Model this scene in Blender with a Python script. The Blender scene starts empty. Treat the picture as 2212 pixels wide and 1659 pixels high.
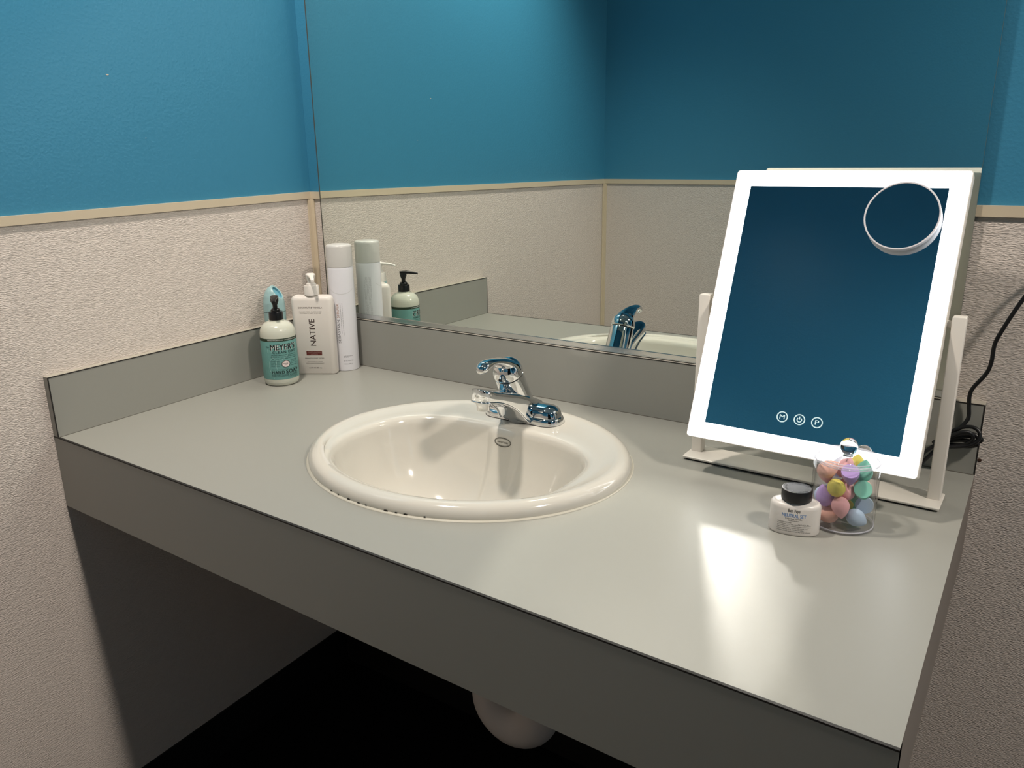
import bpy, bmesh, math, random
from mathutils import Vector, Matrix

sc = bpy.context.scene
COL = sc.collection
H = 0.805                      # height of the counter top above the floor
PI = math.pi

# ------------------------------------------------------------------ camera
cam_d = bpy.data.cameras.new('camera')
cam = bpy.data.objects.new('camera', cam_d)
COL.objects.link(cam)
yaw, pitch, roll = 0.591842, -0.283266, -0.0142261
fw = Vector((-math.sin(yaw) * math.cos(pitch), math.cos(yaw) * math.cos(pitch), math.sin(pitch)))
rt0 = Vector((math.cos(yaw), math.sin(yaw), 0))
up0 = rt0.cross(fw)
rt = rt0 * math.cos(roll) + up0 * math.sin(roll)
up = -rt0 * math.sin(roll) + up0 * math.cos(roll)
M = Matrix((rt, up, -fw)).transposed().to_4x4()
M.translation = Vector((1.326918, -1.223004, 0.440922 + H))
cam.matrix_world = M
cam_d.sensor_width = 36.0
cam_d.lens = 1712.678 / 2212 * 36.0
cam_d.clip_start = 0.01
sc.camera = cam

# ------------------------------------------------------------------ world, exposure
w = bpy.data.worlds.new('world')
sc.world = w
w.use_nodes = True
w.node_tree.nodes['Background'].inputs[0].default_value = (0.9, 0.95, 1.0, 1)
w.node_tree.nodes['Background'].inputs[1].default_value = 0.02
sc.view_settings.view_transform = 'Standard'
sc.view_settings.look = 'None'
sc.view_settings.gamma = 1.0
sc.view_settings.use_curve_mapping = False
sc.view_settings.exposure = 0.0
try:
    sc.cycles.use_denoising = True
    sc.cycles.caustics_reflective = True
    sc.cycles.blur_glossy = 0.3
    sc.cycles.max_bounces = 14
    sc.cycles.diffuse_bounces = 6
    sc.cycles.glossy_bounces = 8
    sc.cycles.transmission_bounces = 12
    sc.cycles.transparent_max_bounces = 24
    sc.cycles.use_guiding = True
    sc.cycles.sample_clamp_indirect = 12.0
except Exception:
    pass

CEIL_MAIN = 83.0      # watts of the nearer downlight
CEIL_FAR = 138.0        # watts of the downlight farther down the room
LED = 3.8              # emission of the lighted frame
LAMP_COL = (1.0, 0.905, 0.80)
LED_COL = (0.95, 0.98, 1.0)


# ------------------------------------------------------------------ materials
def new_mat(name):
    m = bpy.data.materials.new(name)
    m.use_nodes = True
    return m, m.node_tree, m.node_tree.nodes['Principled BSDF']


def mat(name, col, rough=0.5, metal=0.0, spec=0.5, coat=0.0, sss=0.0, trans=0.0, ior=1.45):
    m, nt, b = new_mat(name)
    b.inputs['Base Color'].default_value = (*col, 1)
    b.inputs['Roughness'].default_value = rough
    b.inputs['Metallic'].default_value = metal
    b.inputs['Specular IOR Level'].default_value = spec
    b.inputs['Coat Weight'].default_value = coat
    b.inputs['Coat Roughness'].default_value = 0.04
    b.inputs['IOR'].default_value = ior
    if sss:
        b.inputs['Subsurface Weight'].default_value = sss
        b.inputs['Subsurface Radius'].default_value = (0.006, 0.005, 0.004)
    if trans:
        b.inputs['Transmission Weight'].default_value = trans
    return m


def emit(name, col, strength):
    m = bpy.data.materials.new(name)
    m.use_nodes = True
    nt = m.node_tree
    nt.nodes.clear()
    e = nt.nodes.new('ShaderNodeEmission')
    e.inputs[0].default_value = (*col, 1)
    e.inputs[1].default_value = strength
    o = nt.nodes.new('ShaderNodeOutputMaterial')
    nt.links.new(e.outputs[0], o.inputs[0])
    return m


def add_bump(m, scale=(1, 1, 1), nscale=1.0, detail=3.0, strength=0.3, dist=0.001, rough=0.5, ramp=None, distortion=0.0):
    nt = m.node_tree
    b = nt.nodes['Principled BSDF']
    tc = nt.nodes.new('ShaderNodeTexCoord')
    mp = nt.nodes.new('ShaderNodeMapping')
    mp.inputs['Scale'].default_value = scale
    n = nt.nodes.new('ShaderNodeTexNoise')
    n.inputs['Scale'].default_value = nscale
    n.inputs['Detail'].default_value = detail
    n.inputs['Roughness'].default_value = rough
    n.inputs['Distortion'].default_value = distortion
    bp = nt.nodes.new('ShaderNodeBump')
    bp.inputs['Strength'].default_value = strength
    bp.inputs['Distance'].default_value = dist
    nt.links.new(tc.outputs['Object'], mp.inputs[0])
    nt.links.new(mp.outputs[0], n.inputs['Vector'])
    src = n.outputs['Fac']
    if ramp:
        r = nt.nodes.new('ShaderNodeMapRange')
        r.inputs['From Min'].default_value = ramp[0]
        r.inputs['From Max'].default_value = ramp[1]
        r.interpolation_type = 'SMOOTHSTEP'
        nt.links.new(src, r.inputs['Value'])
        src = r.outputs['Result']
    nt.links.new(src, bp.inputs['Height'])
    nt.links.new(bp.outputs[0], b.inputs['Normal'])
    return m


def add_tint(m, col2, scale=(1, 1, 1), nscale=4.0, lo=0.4, hi=0.65, detail=4):
    """a second colour blotched in by noise"""
    nt = m.node_tree
    b = nt.nodes['Principled BSDF']
    tc = nt.nodes.new('ShaderNodeTexCoord')
    mp = nt.nodes.new('ShaderNodeMapping')
    mp.inputs['Scale'].default_value = scale
    n = nt.nodes.new('ShaderNodeTexNoise')
    n.inputs['Scale'].default_value = nscale
    n.inputs['Detail'].default_value = detail
    r = nt.nodes.new('ShaderNodeMapRange')
    r.inputs['From Min'].default_value = lo
    r.inputs['From Max'].default_value = hi
    mx = nt.nodes.new('ShaderNodeMixRGB')
    mx.inputs[1].default_value = b.inputs['Base Color'].default_value[:]
    mx.inputs[2].default_value = (*col2, 1)
    nt.links.new(tc.outputs['Object'], mp.inputs[0])
    nt.links.new(mp.outputs[0], n.inputs['Vector'])
    nt.links.new(n.outputs['Fac'], r.inputs['Value'])
    nt.links.new(r.outputs[0], mx.inputs[0])
    nt.links.new(mx.outputs[0], b.inputs['Base Color'])
    return m


def thin_clear(name, tint=(0.985, 0.985, 0.99), rough=0.02):
    """clear thin-walled plastic: what does not mirror passes straight through"""
    m = bpy.data.materials.new(name)
    m.use_nodes = True
    nt = m.node_tree
    nt.nodes.clear()
    t = nt.nodes.new('ShaderNodeBsdfTransparent')
    t.inputs[0].default_value = (*tint, 1)
    g = nt.nodes.new('ShaderNodeBsdfGlossy')
    g.inputs['Roughness'].default_value = rough
    f = nt.nodes.new('ShaderNodeFresnel')
    gm = nt.nodes.new('ShaderNodeNewGeometry')
    mr = nt.nodes.new('ShaderNodeMapRange')            # same mirror share seen from either side of the thin wall
    mr.inputs['To Min'].default_value = 1.49
    mr.inputs['To Max'].default_value = 1 / 1.49
    nt.links.new(gm.outputs['Backfacing'], mr.inputs['Value'])
    nt.links.new(mr.outputs[0], f.inputs['IOR'])
    mx = nt.nodes.new('ShaderNodeMixShader')
    o = nt.nodes.new('ShaderNodeOutputMaterial')
    nt.links.new(f.outputs[0], mx.inputs[0])
    nt.links.new(t.outputs[0], mx.inputs[1])
    nt.links.new(g.outputs[0], mx.inputs[2])
    nt.links.new(mx.outputs[0], o.inputs[0])
    return m


BLUE = mat('blue wall paint', (0.040, 0.210, 0.345), 0.44, spec=0.5)
add_bump(BLUE, nscale=210, detail=3, strength=0.13, dist=0.0010, ramp=(0.35, 0.75))
PANEL = mat('ribbed wainscot panel', (0.63, 0.56, 0.51), 0.20, spec=0.5)
CREAM = mat('cream vinyl trim', (0.58, 0.49, 0.36), 0.4)
LAM = mat('grey laminate', (0.288, 0.285, 0.257), 0.37, spec=0.5)
add_bump(LAM, nscale=900, detail=2, strength=0.06, dist=0.0002)
LAMEND = mat('taupe laminate edge panel', (0.185, 0.160, 0.140), 0.5, spec=0.3)
SEAM = mat('dark laminate seam', (0.012, 0.010, 0.009), 0.6)
CAULK = mat('cream caulk', (0.40, 0.37, 0.31), 0.5)
CAULKW = mat('white sink sealant', (0.50, 0.475, 0.40), 0.45)
MOULD = mat('dark mildew spot', (0.03, 0.028, 0.022), 0.8)
PORC = mat('cream white porcelain', (0.60, 0.572, 0.510), 0.10, spec=0.5, coat=0.6)
CHROME = mat('polished chrome', (0.80, 0.81, 0.82), 0.04, metal=1.0)
ALU = mat('satin aluminium', (0.72, 0.73, 0.72), 0.22, metal=1.0)
MIRR = mat('silvered mirror', (0.85, 0.90, 0.855), 0.0, metal=1.0)
MIRREDGE = mat('mirror edge', (0.10, 0.11, 0.09), 0.3)
VMIRR = mat('dark tinted mirror glass', (0.90, 0.95, 0.97), 0.01, metal=1.0)
WHITEP = mat('white enamel', (0.70, 0.66, 0.60), 0.32)
RUBBER = mat('black rubber', (0.008, 0.008, 0.008), 0.6)
BLACKP = mat('glossy black plastic', (0.010, 0.010, 0.011), 0.25)
CABLE = mat('black cable jacket', (0.010, 0.010, 0.011), 0.38)
COVE = mat('black vinyl cove base', (0.004, 0.004, 0.004), 0.6)
CARPET = mat('black carpet', (0.004, 0.0042, 0.0045), 0.95, spec=0.1)
add_bump(CARPET, nscale=260, detail=4, strength=0.8, dist=0.004)
CEILM = mat('white ceiling paint', (0.70, 0.69, 0.66), 0.85)
TRAP = mat('white pipe wrap', (0.52, 0.48, 0.45), 0.6)

# wainscot relief: long shallow ripples that run level along the wall
def ripple(m, axis):
    nt = m.node_tree
    b = nt.nodes['Principled BSDF']
    tc = nt.nodes.new('ShaderNodeTexCoord')
    outs = []
    for (a, v, d, dist) in ((175, 690, 1.0, 0.12), (380, 1350, 0.5, 0.1)):
        mp = nt.nodes.new('ShaderNodeMapping')
        mp.inputs['Scale'].default_value = (a, a, v)
        n = nt.nodes.new('ShaderNodeTexNoise')
        n.inputs['Scale'].default_value = 1.0
        n.inputs['Detail'].default_value = d
        n.inputs['Distortion'].default_value = dist
        nt.links.new(tc.outputs['Object'], mp.inputs[0])
        nt.links.new(mp.outputs[0], n.inputs['Vector'])
        outs.append(n.outputs['Fac'])
    ad = nt.nodes.new('ShaderNodeMath')
    ad.operation = 'MULTIPLY_ADD'
    ad.inputs[1].default_value = 0.25
    nt.links.new(outs[1], ad.inputs[0])
    nt.links.new(outs[0], ad.inputs[2])
    bp = nt.nodes.new('ShaderNodeBump')
    bp.inputs['Strength'].default_value = 0.75
    bp.inputs['Distance'].default_value = 0.0022
    nt.links.new(ad.outputs[0], bp.inputs['Height'])
    nt.links.new(bp.outputs[0], b.inputs['Normal'])


ripple(PANEL, 'x')


# ------------------------------------------------------------------ mesh helpers
def link_mesh(name, verts, faces, m, parent=None, smooth=False, loc=None, rotz=0.0, mats=None, midx=None):
    me = bpy.data.meshes.new(name)
    me.from_pydata([tuple(v) for v in verts], [], faces)
    me.validate()
    for mm in ([m] if mats is None else mats):
        me.materials.append(mm)
    if midx:
        for p, i in zip(me.polygons, midx):
            p.material_index = i
    bm = bmesh.new()
    bm.from_mesh(me)
    bmesh.ops.recalc_face_normals(bm, faces=bm.faces)
    bm.to_mesh(me)
    bm.free()
    if smooth:
        me.shade_smooth()
    me.update()
    o = bpy.data.objects.new(name, me)
    COL.objects.link(o)
    if parent:
        o.parent = parent
    if loc is not None:
        o.location = loc
    o.rotation_euler[2] = rotz
    return o


def smooth_by_angle(o, deg=35):
    """sharp where faces meet steeply, smooth elsewhere"""
    me = o.data
    me.shade_smooth()
    bm = bmesh.new()
    bm.from_mesh(me)
    lim = math.radians(deg)
    for e in bm.edges:
        if len(e.link_faces) == 2:
            e.smooth = e.calc_face_angle(0) < lim
        else:
            e.smooth = False
    bm.to_mesh(me)
    bm.free()
    return o


class MB:
    def __init__(s):
        s.v = []
        s.f = []

    def add(s, v, f):
        n = len(s.v)
        s.v += [Vector(p) for p in v]
        s.f += [tuple(i + n for i in q) for q in f]
        return s

    def box(s, x0, x1, y0, y1, z0, z1):
        return s.add([(x0, y0, z0), (x1, y0, z0), (x1, y1, z0), (x0, y1, z0), (x0, y0, z1), (x1, y0, z1), (x1, y1, z1), (x0, y1, z1)],
                     [(0, 3, 2, 1), (4, 5, 6, 7), (0, 1, 5, 4), (1, 2, 6, 5), (2, 3, 7, 6), (3, 0, 4, 7)])

    def prism(s, poly, z0, z1):
        n = len(poly)
        z0 = z0 if callable(z0) else (lambda x, y, k=z0: k)
        z1 = z1 if callable(z1) else (lambda x, y, k=z1: k)
        v = [(x, y, z0(x, y)) for x, y in poly] + [(x, y, z1(x, y)) for x, y in poly]
        f = [tuple(range(n - 1, -1, -1)), tuple(range(n, 2 * n))]
        f += [(i, (i + 1) % n, n + (i + 1) % n, n + i) for i in range(n)]
        return s.add(v, f)

    def loft(s, rings, cap0=True, cap1=True, closed=True):
        n = len(rings[0])
        v = [p for r in rings for p in r]
        f = []
        for k in range(len(rings) - 1):
            for i in range(n if closed else n - 1):
                j = (i + 1) % n
                f.append((k * n + i, k * n + j, (k + 1) * n + j, (k + 1) * n + i))
        if cap0:
            f.append(tuple(range(n - 1, -1, -1)))
        if cap1:
            f.append(tuple(range((len(rings) - 1) * n, len(rings) * n)))
        return s.add(v, f)

    def lathe(s, prof, n=48, c=(0, 0), cap0=True, cap1=True):
        rings = [[(c[0] + r * math.cos(2 * PI * i / n), c[1] + r * math.sin(2 * PI * i / n), z) for i in range(n)] for r, z in prof]
        return s.loft(rings, cap0, cap1)

    def tube(s, pts, r, n=10, cap=True, closed=False):
        pts = [Vector(p) for p in pts]
        N = len(pts)
        rings = []
        prev = None
        for i, p in enumerate(pts):
            a = pts[(i - 1) % N] if (closed or i > 0) else p
            b = pts[(i + 1) % N] if (closed or i < N - 1) else p
            t = (b - a).normalized()
            if prev is None:
                ref = Vector((0, 0, 1)) if abs(t.z) < 0.9 else Vector((1, 0, 0))
                nn = (ref - t * ref.dot(t)).normalized()
            else:
                nn = (prev - t * prev.dot(t)).normalized()
            prev = nn
            bb = t.cross(nn)
            rr = r[i] if isinstance(r, (list, tuple)) else r
            rings.append([p + nn * rr * math.cos(2 * PI * k / n) + bb * rr * math.sin(2 * PI * k / n) for k in range(n)])
        if closed:
            rings.append(rings[0])
            return s.loft(rings, False, False)
        return s.loft(rings, cap, cap)

    def build(s, name, m, parent=None, smooth=None, loc=None, rotz=0.0):
        o = link_mesh(name, s.v, s.f, m, parent, False, loc, rotz)
        if smooth:
            smooth_by_angle(o, smooth)
        return o


def empty(name, loc, label=None, cat=None, group=None, rotz=0.0):
    o = bpy.data.objects.new(name, None)
    o.empty_display_size = 0.03
    COL.objects.link(o)
    o.location = loc
    o.rotation_euler[2] = rotz
    if label:
        o['label'] = label
    if cat:
        o['category'] = cat
    if group:
        o['group'] = group
    return o


def structure(o, label=None):
    o['kind'] = 'structure'
    if label:
        o['label'] = label
    return o


def catmull(pts, per=8, closed=False):
    P = [Vector(p) for p in pts]
    n = len(P)
    out = []
    for i in range(n if closed else n - 1):
        p0 = P[(i - 1) % n] if (closed or i > 0) else P[0]
        p1, p2 = P[i], P[(i + 1) % n]
        p3 = P[(i + 2) % n] if (closed or i < n - 2) else P[-1]
        for k in range(per):
            t = k / per
            out.append(0.5 * ((2 * p1) + (p2 - p0) * t + (2 * p0 - 5 * p1 + 4 * p2 - p3) * t * t + (3 * p1 - p0 - 3 * p2 + p3) * t ** 3))
    if not closed:
        out.append(P[-1])
    return out


def sgnpow(c, e):
    return math.copysign(abs(c) ** e, c)


def superellipse(a, b, n=2.0, N=40):
    return [(a * sgnpow(math.cos(2 * PI * i / N), 2 / n), b * sgnpow(math.sin(2 * PI * i / N), 2 / n)) for i in range(N)]


def rrect(w, h, r, seg=6):
    """rounded rectangle outline, centred"""
    pts = []
    for cx, cy, a0 in ((w / 2 - r, h / 2 - r, 0), (-w / 2 + r, h / 2 - r, 90), (-w / 2 + r, -h / 2 + r, 180), (w / 2 - r, -h / 2 + r, 270)):
        for k in range(seg + 1):
            a = math.radians(a0 + 90 * k / seg)
            pts.append((cx + r * math.cos(a), cy + r * math.sin(a)))
    return pts


# flat lettering: glyph outlines turned to mesh, then laid on any surface by a mapping (u, v) -> point
def glyphs(text, size, bold=0, spacing=1.0, align='CENTER'):
    cu = bpy.data.curves.new('lettering', 'FONT')
    cu.body = text
    cu.size = size
    cu.align_x = align
    cu.align_y = 'CENTER'
    cu.space_character = spacing
    cu.offset = bold
    cu.resolution_u = 3
    o = bpy.data.objects.new('lettering', cu)
    COL.objects.link(o)
    dg = bpy.context.evaluated_depsgraph_get()
    me = o.evaluated_get(dg).to_mesh()
    v = [(p.co.x, p.co.y) for p in me.vertices]
    f = [tuple(p.vertices) for p in me.polygons]
    o.evaluated_get(dg).to_mesh_clear()
    bpy.data.objects.remove(o)
    bpy.data.curves.remove(cu)
    return v, f


def fit_glyphs(text, width, height=None, bold=0, spacing=1.0, rot=0):
    """text scaled to the given width (and height, when given), centred at the origin"""
    v, f = glyphs(text, 1.0, 0.0, spacing)
    xs = [p[0] for p in v]
    ys = [p[1] for p in v]
    x0, x1, y0, y1 = min(xs), max(xs), min(ys), max(ys)
    sx = width / (x1 - x0)
    sy = sx if height is None else height / (y1 - y0)
    v = [((x - (x0 + x1) / 2) * sx, (y - (y0 + y1) / 2) * sy) for x, y in v]
    if bold:
        d = min(bold, 0.03) * sx                     # heavier strokes: the outline laid down again a hair to either side
        n = len(v)
        v = [(x + k * d, y) for k in (-1, 0, 1) for x, y in v]
        f = [tuple(q + k * n for q in g) for k in (0, 1, 2) for g in f]
    if rot:
        v = [(-y, x) for x, y in v]
    return v, f


def print_on(items, fn, name, m, parent):
    """items: list of (glyph verts, faces, u, v); fn maps (u, v) to a point"""
    mb = MB()
    for v, f, u0, v0 in items:
        mb.add([fn(u0 + a, v0 + b) for a, b in v], f)
    o = link_mesh(name, mb.v, mb.f, m, parent)
    return o


def strip(u0, v0, w, h, n=1):
    """a printed bar as a grid of quads"""
    v = []
    f = []
    for i in range(n + 1):
        u = u0 - w / 2 + w * i / n
        v += [(u, v0 - h / 2), (u, v0 + h / 2)]
    for i in range(n):
        f.append((2 * i, 2 * i + 2, 2 * i + 3, 2 * i + 1))
    return v, f, 0, 0


def ring2d(u0, v0, r0, r1, n=36):
    v = []
    f = []
    for i in range(n):
        a = 2 * PI * i / n
        v += [(u0 + r0 * math.cos(a), v0 + r0 * math.sin(a)), (u0 + r1 * math.cos(a), v0 + r1 * math.sin(a))]
    for i in range(n):
        j = (i + 1) % n
        f.append((2 * i, 2 * i + 1, 2 * j + 1, 2 * j))
    return v, f, 0, 0


def path2d(pts, wd, per=6):
    """a thin drawn line through points"""
    P = catmull([(x, y, 0) for x, y in pts], per)
    v = []
    f = []
    for i, p in enumerate(P):
        a = P[max(i - 1, 0)]
        b = P[min(i + 1, len(P) - 1)]
        t = (b - a).normalized()
        n = Vector((-t.y, t.x, 0)) * wd / 2
        v += [((p + n).x, (p + n).y), ((p - n).x, (p - n).y)]
    for i in range(len(P) - 1):
        f.append((2 * i, 2 * i + 1, 2 * i + 3, 2 * i + 2))
    return v, f, 0, 0


# ------------------------------------------------------------------ room shell
DP = 0.616


def wl(y):
    return -0.0324 * (y + DP)      # the left wall is not quite square to the back wall


YB, YF = 0.006, -1.314            # back and front wall faces
XR = 3.6
ZC = 1.63 + H                     # ceiling
RT, RB = 0.3669 + H, 0.3523 + H   # chair rail top and bottom
CV = -0.7059 + H                  # top of the cove base


def rz(y):
    return 0.0121 * y             # the left rail runs a little off level


mb = MB()
mb.box(-0.3, XR + 0.2, YF - 1.7, YB + 0.3, -0.05, 0.0)
structure(mb.build('floor', CARPET), 'black carpeted floor in deep shade under the counter')
CANS = [(0.42, -0.70), (2.30, -0.69)]        # recessed downlights
CH = 0.085
mb = MB()
xs = [-0.3] + [v for c in CANS for v in (c[0] - CH, c[0] + CH)] + [XR + 0.2]
for k in range(len(xs) - 1):
    if k % 2 == 0:
        mb.box(xs[k], xs[k + 1], YF - 1.7, YB + 0.3, ZC, ZC + 0.02)
    else:
        cy = CANS[k // 2][1]
        mb.box(xs[k], xs[k + 1], YF - 1.7, cy - CH, ZC, ZC + 0.02)
        mb.box(xs[k], xs[k + 1], cy + CH, YB + 0.3, ZC, ZC + 0.02)
structure(mb.build('ceiling', CEILM), 'white painted ceiling above the frame')

# left wall
y0, y1 = YF - 0.1, YB + 0.1
mb = MB()
mb.prism([(wl(y0) - 0.10, y0), (wl(y0) - 0.003, y0), (wl(y1) - 0.003, y1), (wl(y1) - 0.10, y1)], 0, ZC)
wall_l = structure(mb.build('wall_left', BLUE), 'blue painted left wall with ribbed beige wainscot below the rail')
y0, y1 = YF, YB
mb = MB()
mb.prism([(wl(y0) - 0.003, y0), (wl(y0), y0), (wl(y1), y1), (wl(y1) - 0.003, y1)], 0, lambda x, y: RB + rz(y) + 0.004)
mb.build('wainscot_panel', PANEL, wall_l)
# two little chips in the paint
for (yy, zz, s) in ((-0.425, 0.575, 0.0022), (-0.37, 0.475, 0.0011)):
    mb = MB()
    ring = [(wl(yy) - 0.0026, yy + s * 1.2 * math.cos(a * PI / 4), zz + H + s * 0.5 * math.sin(a * PI / 4)) for a in range(8)]
    mb.add(ring, [tuple(range(8))])
    mb.build('paint_chip', CAULKW, wall_l)

# back wall
mb = MB()
mb.box(wl(YB) - 0.1, XR, YB + 0.003, YB + 0.10, 0, ZC)
wall_b = structure(mb.build('wall_back', BLUE), 'blue back wall with ribbed beige wainscot, behind the mirror')
mb = MB()
mb.box(wl(YB), XR, YB, YB + 0.003, 0, RB + 0.004)
mb.build('wainscot_panel', PANEL, wall_b)
mb = MB()
mb.lathe([(0.0028, 0), (0.0016, 0.0004)], 10)
o = mb.build('screw_hole', mat('rusty hole', (0.05, 0.022, 0.012), 0.8), wall_b)
o.rotation_euler = (PI / 2, 0, 0)
o.location = (1.292, YB - 0.0005, 0.017 + H)

# front wall (seen only in the mirrors)
DX0, DX1, DZ = 1.36, 2.30, 2.05          # unseen doorway added beside the camera to cut bounce light on the apron
mb = MB()
mb.box(wl(YF) - 0.1, DX0, YF - 0.10, YF - 0.003, 0, ZC)
mb.box(DX1, XR, YF - 0.10, YF - 0.003, 0, ZC)
mb.box(DX0, DX1, YF - 0.10, YF - 0.003, DZ, ZC)
wall_f = structure(mb.build('wall_front', BLUE), 'blue wall behind the camera, seen in the mirror')
RF = rz(YF)
for xa, xb in ((wl(YF), DX0), (DX1, XR)):
    mb = MB()
    mb.box(xa, xb, YF - 0.003, YF, 0, RB + RF + 0.004)
    mb.build('wainscot_panel', PANEL, wall_f)
DARKP = mat('dark bounce absorber', (0.10, 0.10, 0.10), 0.8)  # dark colour for the added passage, swallows light from the room
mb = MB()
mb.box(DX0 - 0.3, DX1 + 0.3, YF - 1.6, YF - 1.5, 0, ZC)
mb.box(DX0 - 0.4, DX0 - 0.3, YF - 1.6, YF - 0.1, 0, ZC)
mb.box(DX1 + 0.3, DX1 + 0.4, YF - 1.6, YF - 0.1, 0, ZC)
structure(mb.build('wall_bounce_absorber', DARKP), 'unseen dark passage added behind the camera to cut bounce light')
mb = MB()
mb.box(XR, XR + 0.1, YF - 0.1, YB + 0.1, 0, ZC)
structure(mb.build('wall_right', BLUE), 'far right wall of the room, out of view')

# chair rails
mb = MB()
mb.prism([(wl(YF) - 0.003, YF), (wl(YF) + 0.004, YF), (wl(YB) + 0.004, YB), (wl(YB) - 0.003, YB)],
         lambda x, y: RB + rz(y), lambda x, y: RT + rz(y))
structure(mb.build('trim_1', CREAM), 'cream chair rail along the left wall')
mb = MB()
mb.box(wl(YB) + 0.004, XR, YB - 0.004, YB + 0.003, RB, RT)
structure(mb.build('trim_2', CREAM), 'cream chair rail on the back wall, ending behind the mirror')
mb = MB()
mb.box(wl(YF) + 0.004, DX0, YF - 0.003, YF + 0.004, RB + RF, RT + RF)
mb.box(DX1, XR, YF - 0.003, YF + 0.004, RB + RF, RT + RF)
structure(mb.build('trim_3', CREAM), 'cream chair rail on the wall behind the camera')
# corner strips
mb = MB()
x0 = wl(YB)
mb.prism([(x0, YB), (x0 + 0.0115, YB), (x0 + 0.0115, YB - 0.003), (x0 + 0.004, YB - 0.004), (x0 + 0.0035, YB - 0.0115), (x0 + 0.0005, YB - 0.0115)], CV, RB)
structure(mb.build('trim_4', CREAM), 'cream corner strip where left and back wall meet')
mb = MB()
x0 = wl(YF)
mb.prism([(x0, YF), (x0 + 0.0005, YF + 0.0115), (x0 + 0.0035, YF + 0.0115), (x0 + 0.004, YF + 0.004), (x0 + 0.0115, YF + 0.003), (x0 + 0.0115, YF)], CV, RB + RF)
structure(mb.build('trim_5', CREAM), 'cream corner strip seen in the mirror')
# black cove bases
mb = MB()
mb.prism([(wl(YF), YF), (wl(YF) + 0.004, YF), (wl(YB) + 0.004, YB), (wl(YB), YB)], 0, CV)
structure(mb.build('baseboard_left', COVE), 'black cove base along the left wall')
mb = MB()
mb.box(wl(YB) + 0.004, XR, YB - 0.004, YB, 0, CV)
structure(mb.build('baseboard_back', COVE), 'black cove base along the back wall')
mb = MB()
mb.box(wl(YF) + 0.004, DX0, YF, YF + 0.004, 0, CV)
mb.box(DX1, XR, YF, YF + 0.004, 0, CV)
structure(mb.build('baseboard_front', COVE), 'black cove base on the wall behind the camera')

# ------------------------------------------------------------------ ceiling lamps (out of frame, light the room)
FRAMEW = mat('white lamp frame', (0.8, 0.8, 0.78), 0.4)


def downlight(x, y, watts, label, nm, cone, aim):
    t = empty('downlight', (x, y, ZC), label, 'ceiling light')
    m = MB()
    m.lathe([(0.078, 0.0005), (0.079, -0.003), (0.135, -0.003), (0.135, -0.0005)], 48, cap0=False, cap1=False)
    m.build('trim_ring', FRAMEW, t, smooth=40)
    m = MB()
    m.lathe([(0.078, 0.0), (0.078, 0.060), (0.001, 0.060)], 48, cap0=False, cap1=False)
    m.build('can_housing', mat('grey can baffle ' + nm, (0.35, 0.35, 0.34), 0.5), t, smooth=40)
    m = MB()
    m.lathe([(0.060, 0.050), (0.001, 0.050)], 48, cap0=False, cap1=False)
    m.build('lamp_lens', emit('lamp lens ' + nm, LAMP_COL, 12.0), t)
    ld = bpy.data.lights.new('reflector_lamp', 'SPOT')          # the reflector bulb inside the can
    ld.energy = watts
    ld.color = LAMP_COL
    ld.shadow_soft_size = 0.055 if nm == 'near' else 0.11
    ld.spot_size = math.radians(cone)
    ld.spot_blend = 0.75
    lo = bpy.data.objects.new('reflector_lamp', ld)
    COL.objects.link(lo)
    lo.parent = t
    lo.location = (0, 0, -0.02)
    lo.rotation_euler = Vector((aim[0] - x, aim[1] - y, H - ZC)).to_track_quat('-Z', 'Y').to_euler()   # tilt added to steer the beam off the front wall


downlight(*CANS[0], CEIL_MAIN, 'recessed round downlight above the front edge of the counter', 'near', 108, (0.22, -0.20))
downlight(*CANS[1], CEIL_FAR, 'recessed round downlight farther right in the room', 'far', 158, (2.10, -0.60))

# ------------------------------------------------------------------ vanity counter
W = 1.2894
YFR = -0.6453                      # front edge at the right end (the front runs slightly skew)
AP = 0.1256                         # apron height
BS = 0.1021                        # splash height
TS = 0.0148                        # side splash thickness
MF = -0.0039                      # face of the wall mirror
YS = -0.0123                       # face of the back splash
SC = (0.6373, -0.3213)             # sink centre


def yfront(x):
    return -DP + (YFR + DP) * x / W


vc = empty('vanity_counter', (0, 0, H), 'wall-hung grey laminate vanity counter with backsplash and deep front apron', 'counter')
# top with an oval cut-out for the sink
NC = 72
hole = [(SC[0] + 0.243 * math.cos(2 * PI * i / NC), SC[1] + 0.211 * math.sin(2 * PI * i / NC)) for i in range(NC)]
outer_c = [(W, YFR), (W, YB), (wl(YB), YB), (wl(-DP), -DP)]


def to_outer(i):
    a = 2 * PI * i / NC
    d = Vector((math.cos(a), math.sin(a)))
    best = None
    n = 4
    for k in range(n):
        p, q = Vector(outer_c[k]), Vector(outer_c[(k + 1) % n])
        e = q - p
        den = d.x * e.y - d.y * e.x
        if abs(den) < 1e-9:
            continue
        r = p - Vector(SC)
        t = (r.x * e.y - r.y * e.x) / den
        u = (r.x * d.y - r.y * d.x) / den
        if t > 0 and -1e-6 <= u <= 1 + 1e-6 and (best is None or t < best[0]):
            best = (t, k)
    return best


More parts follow.
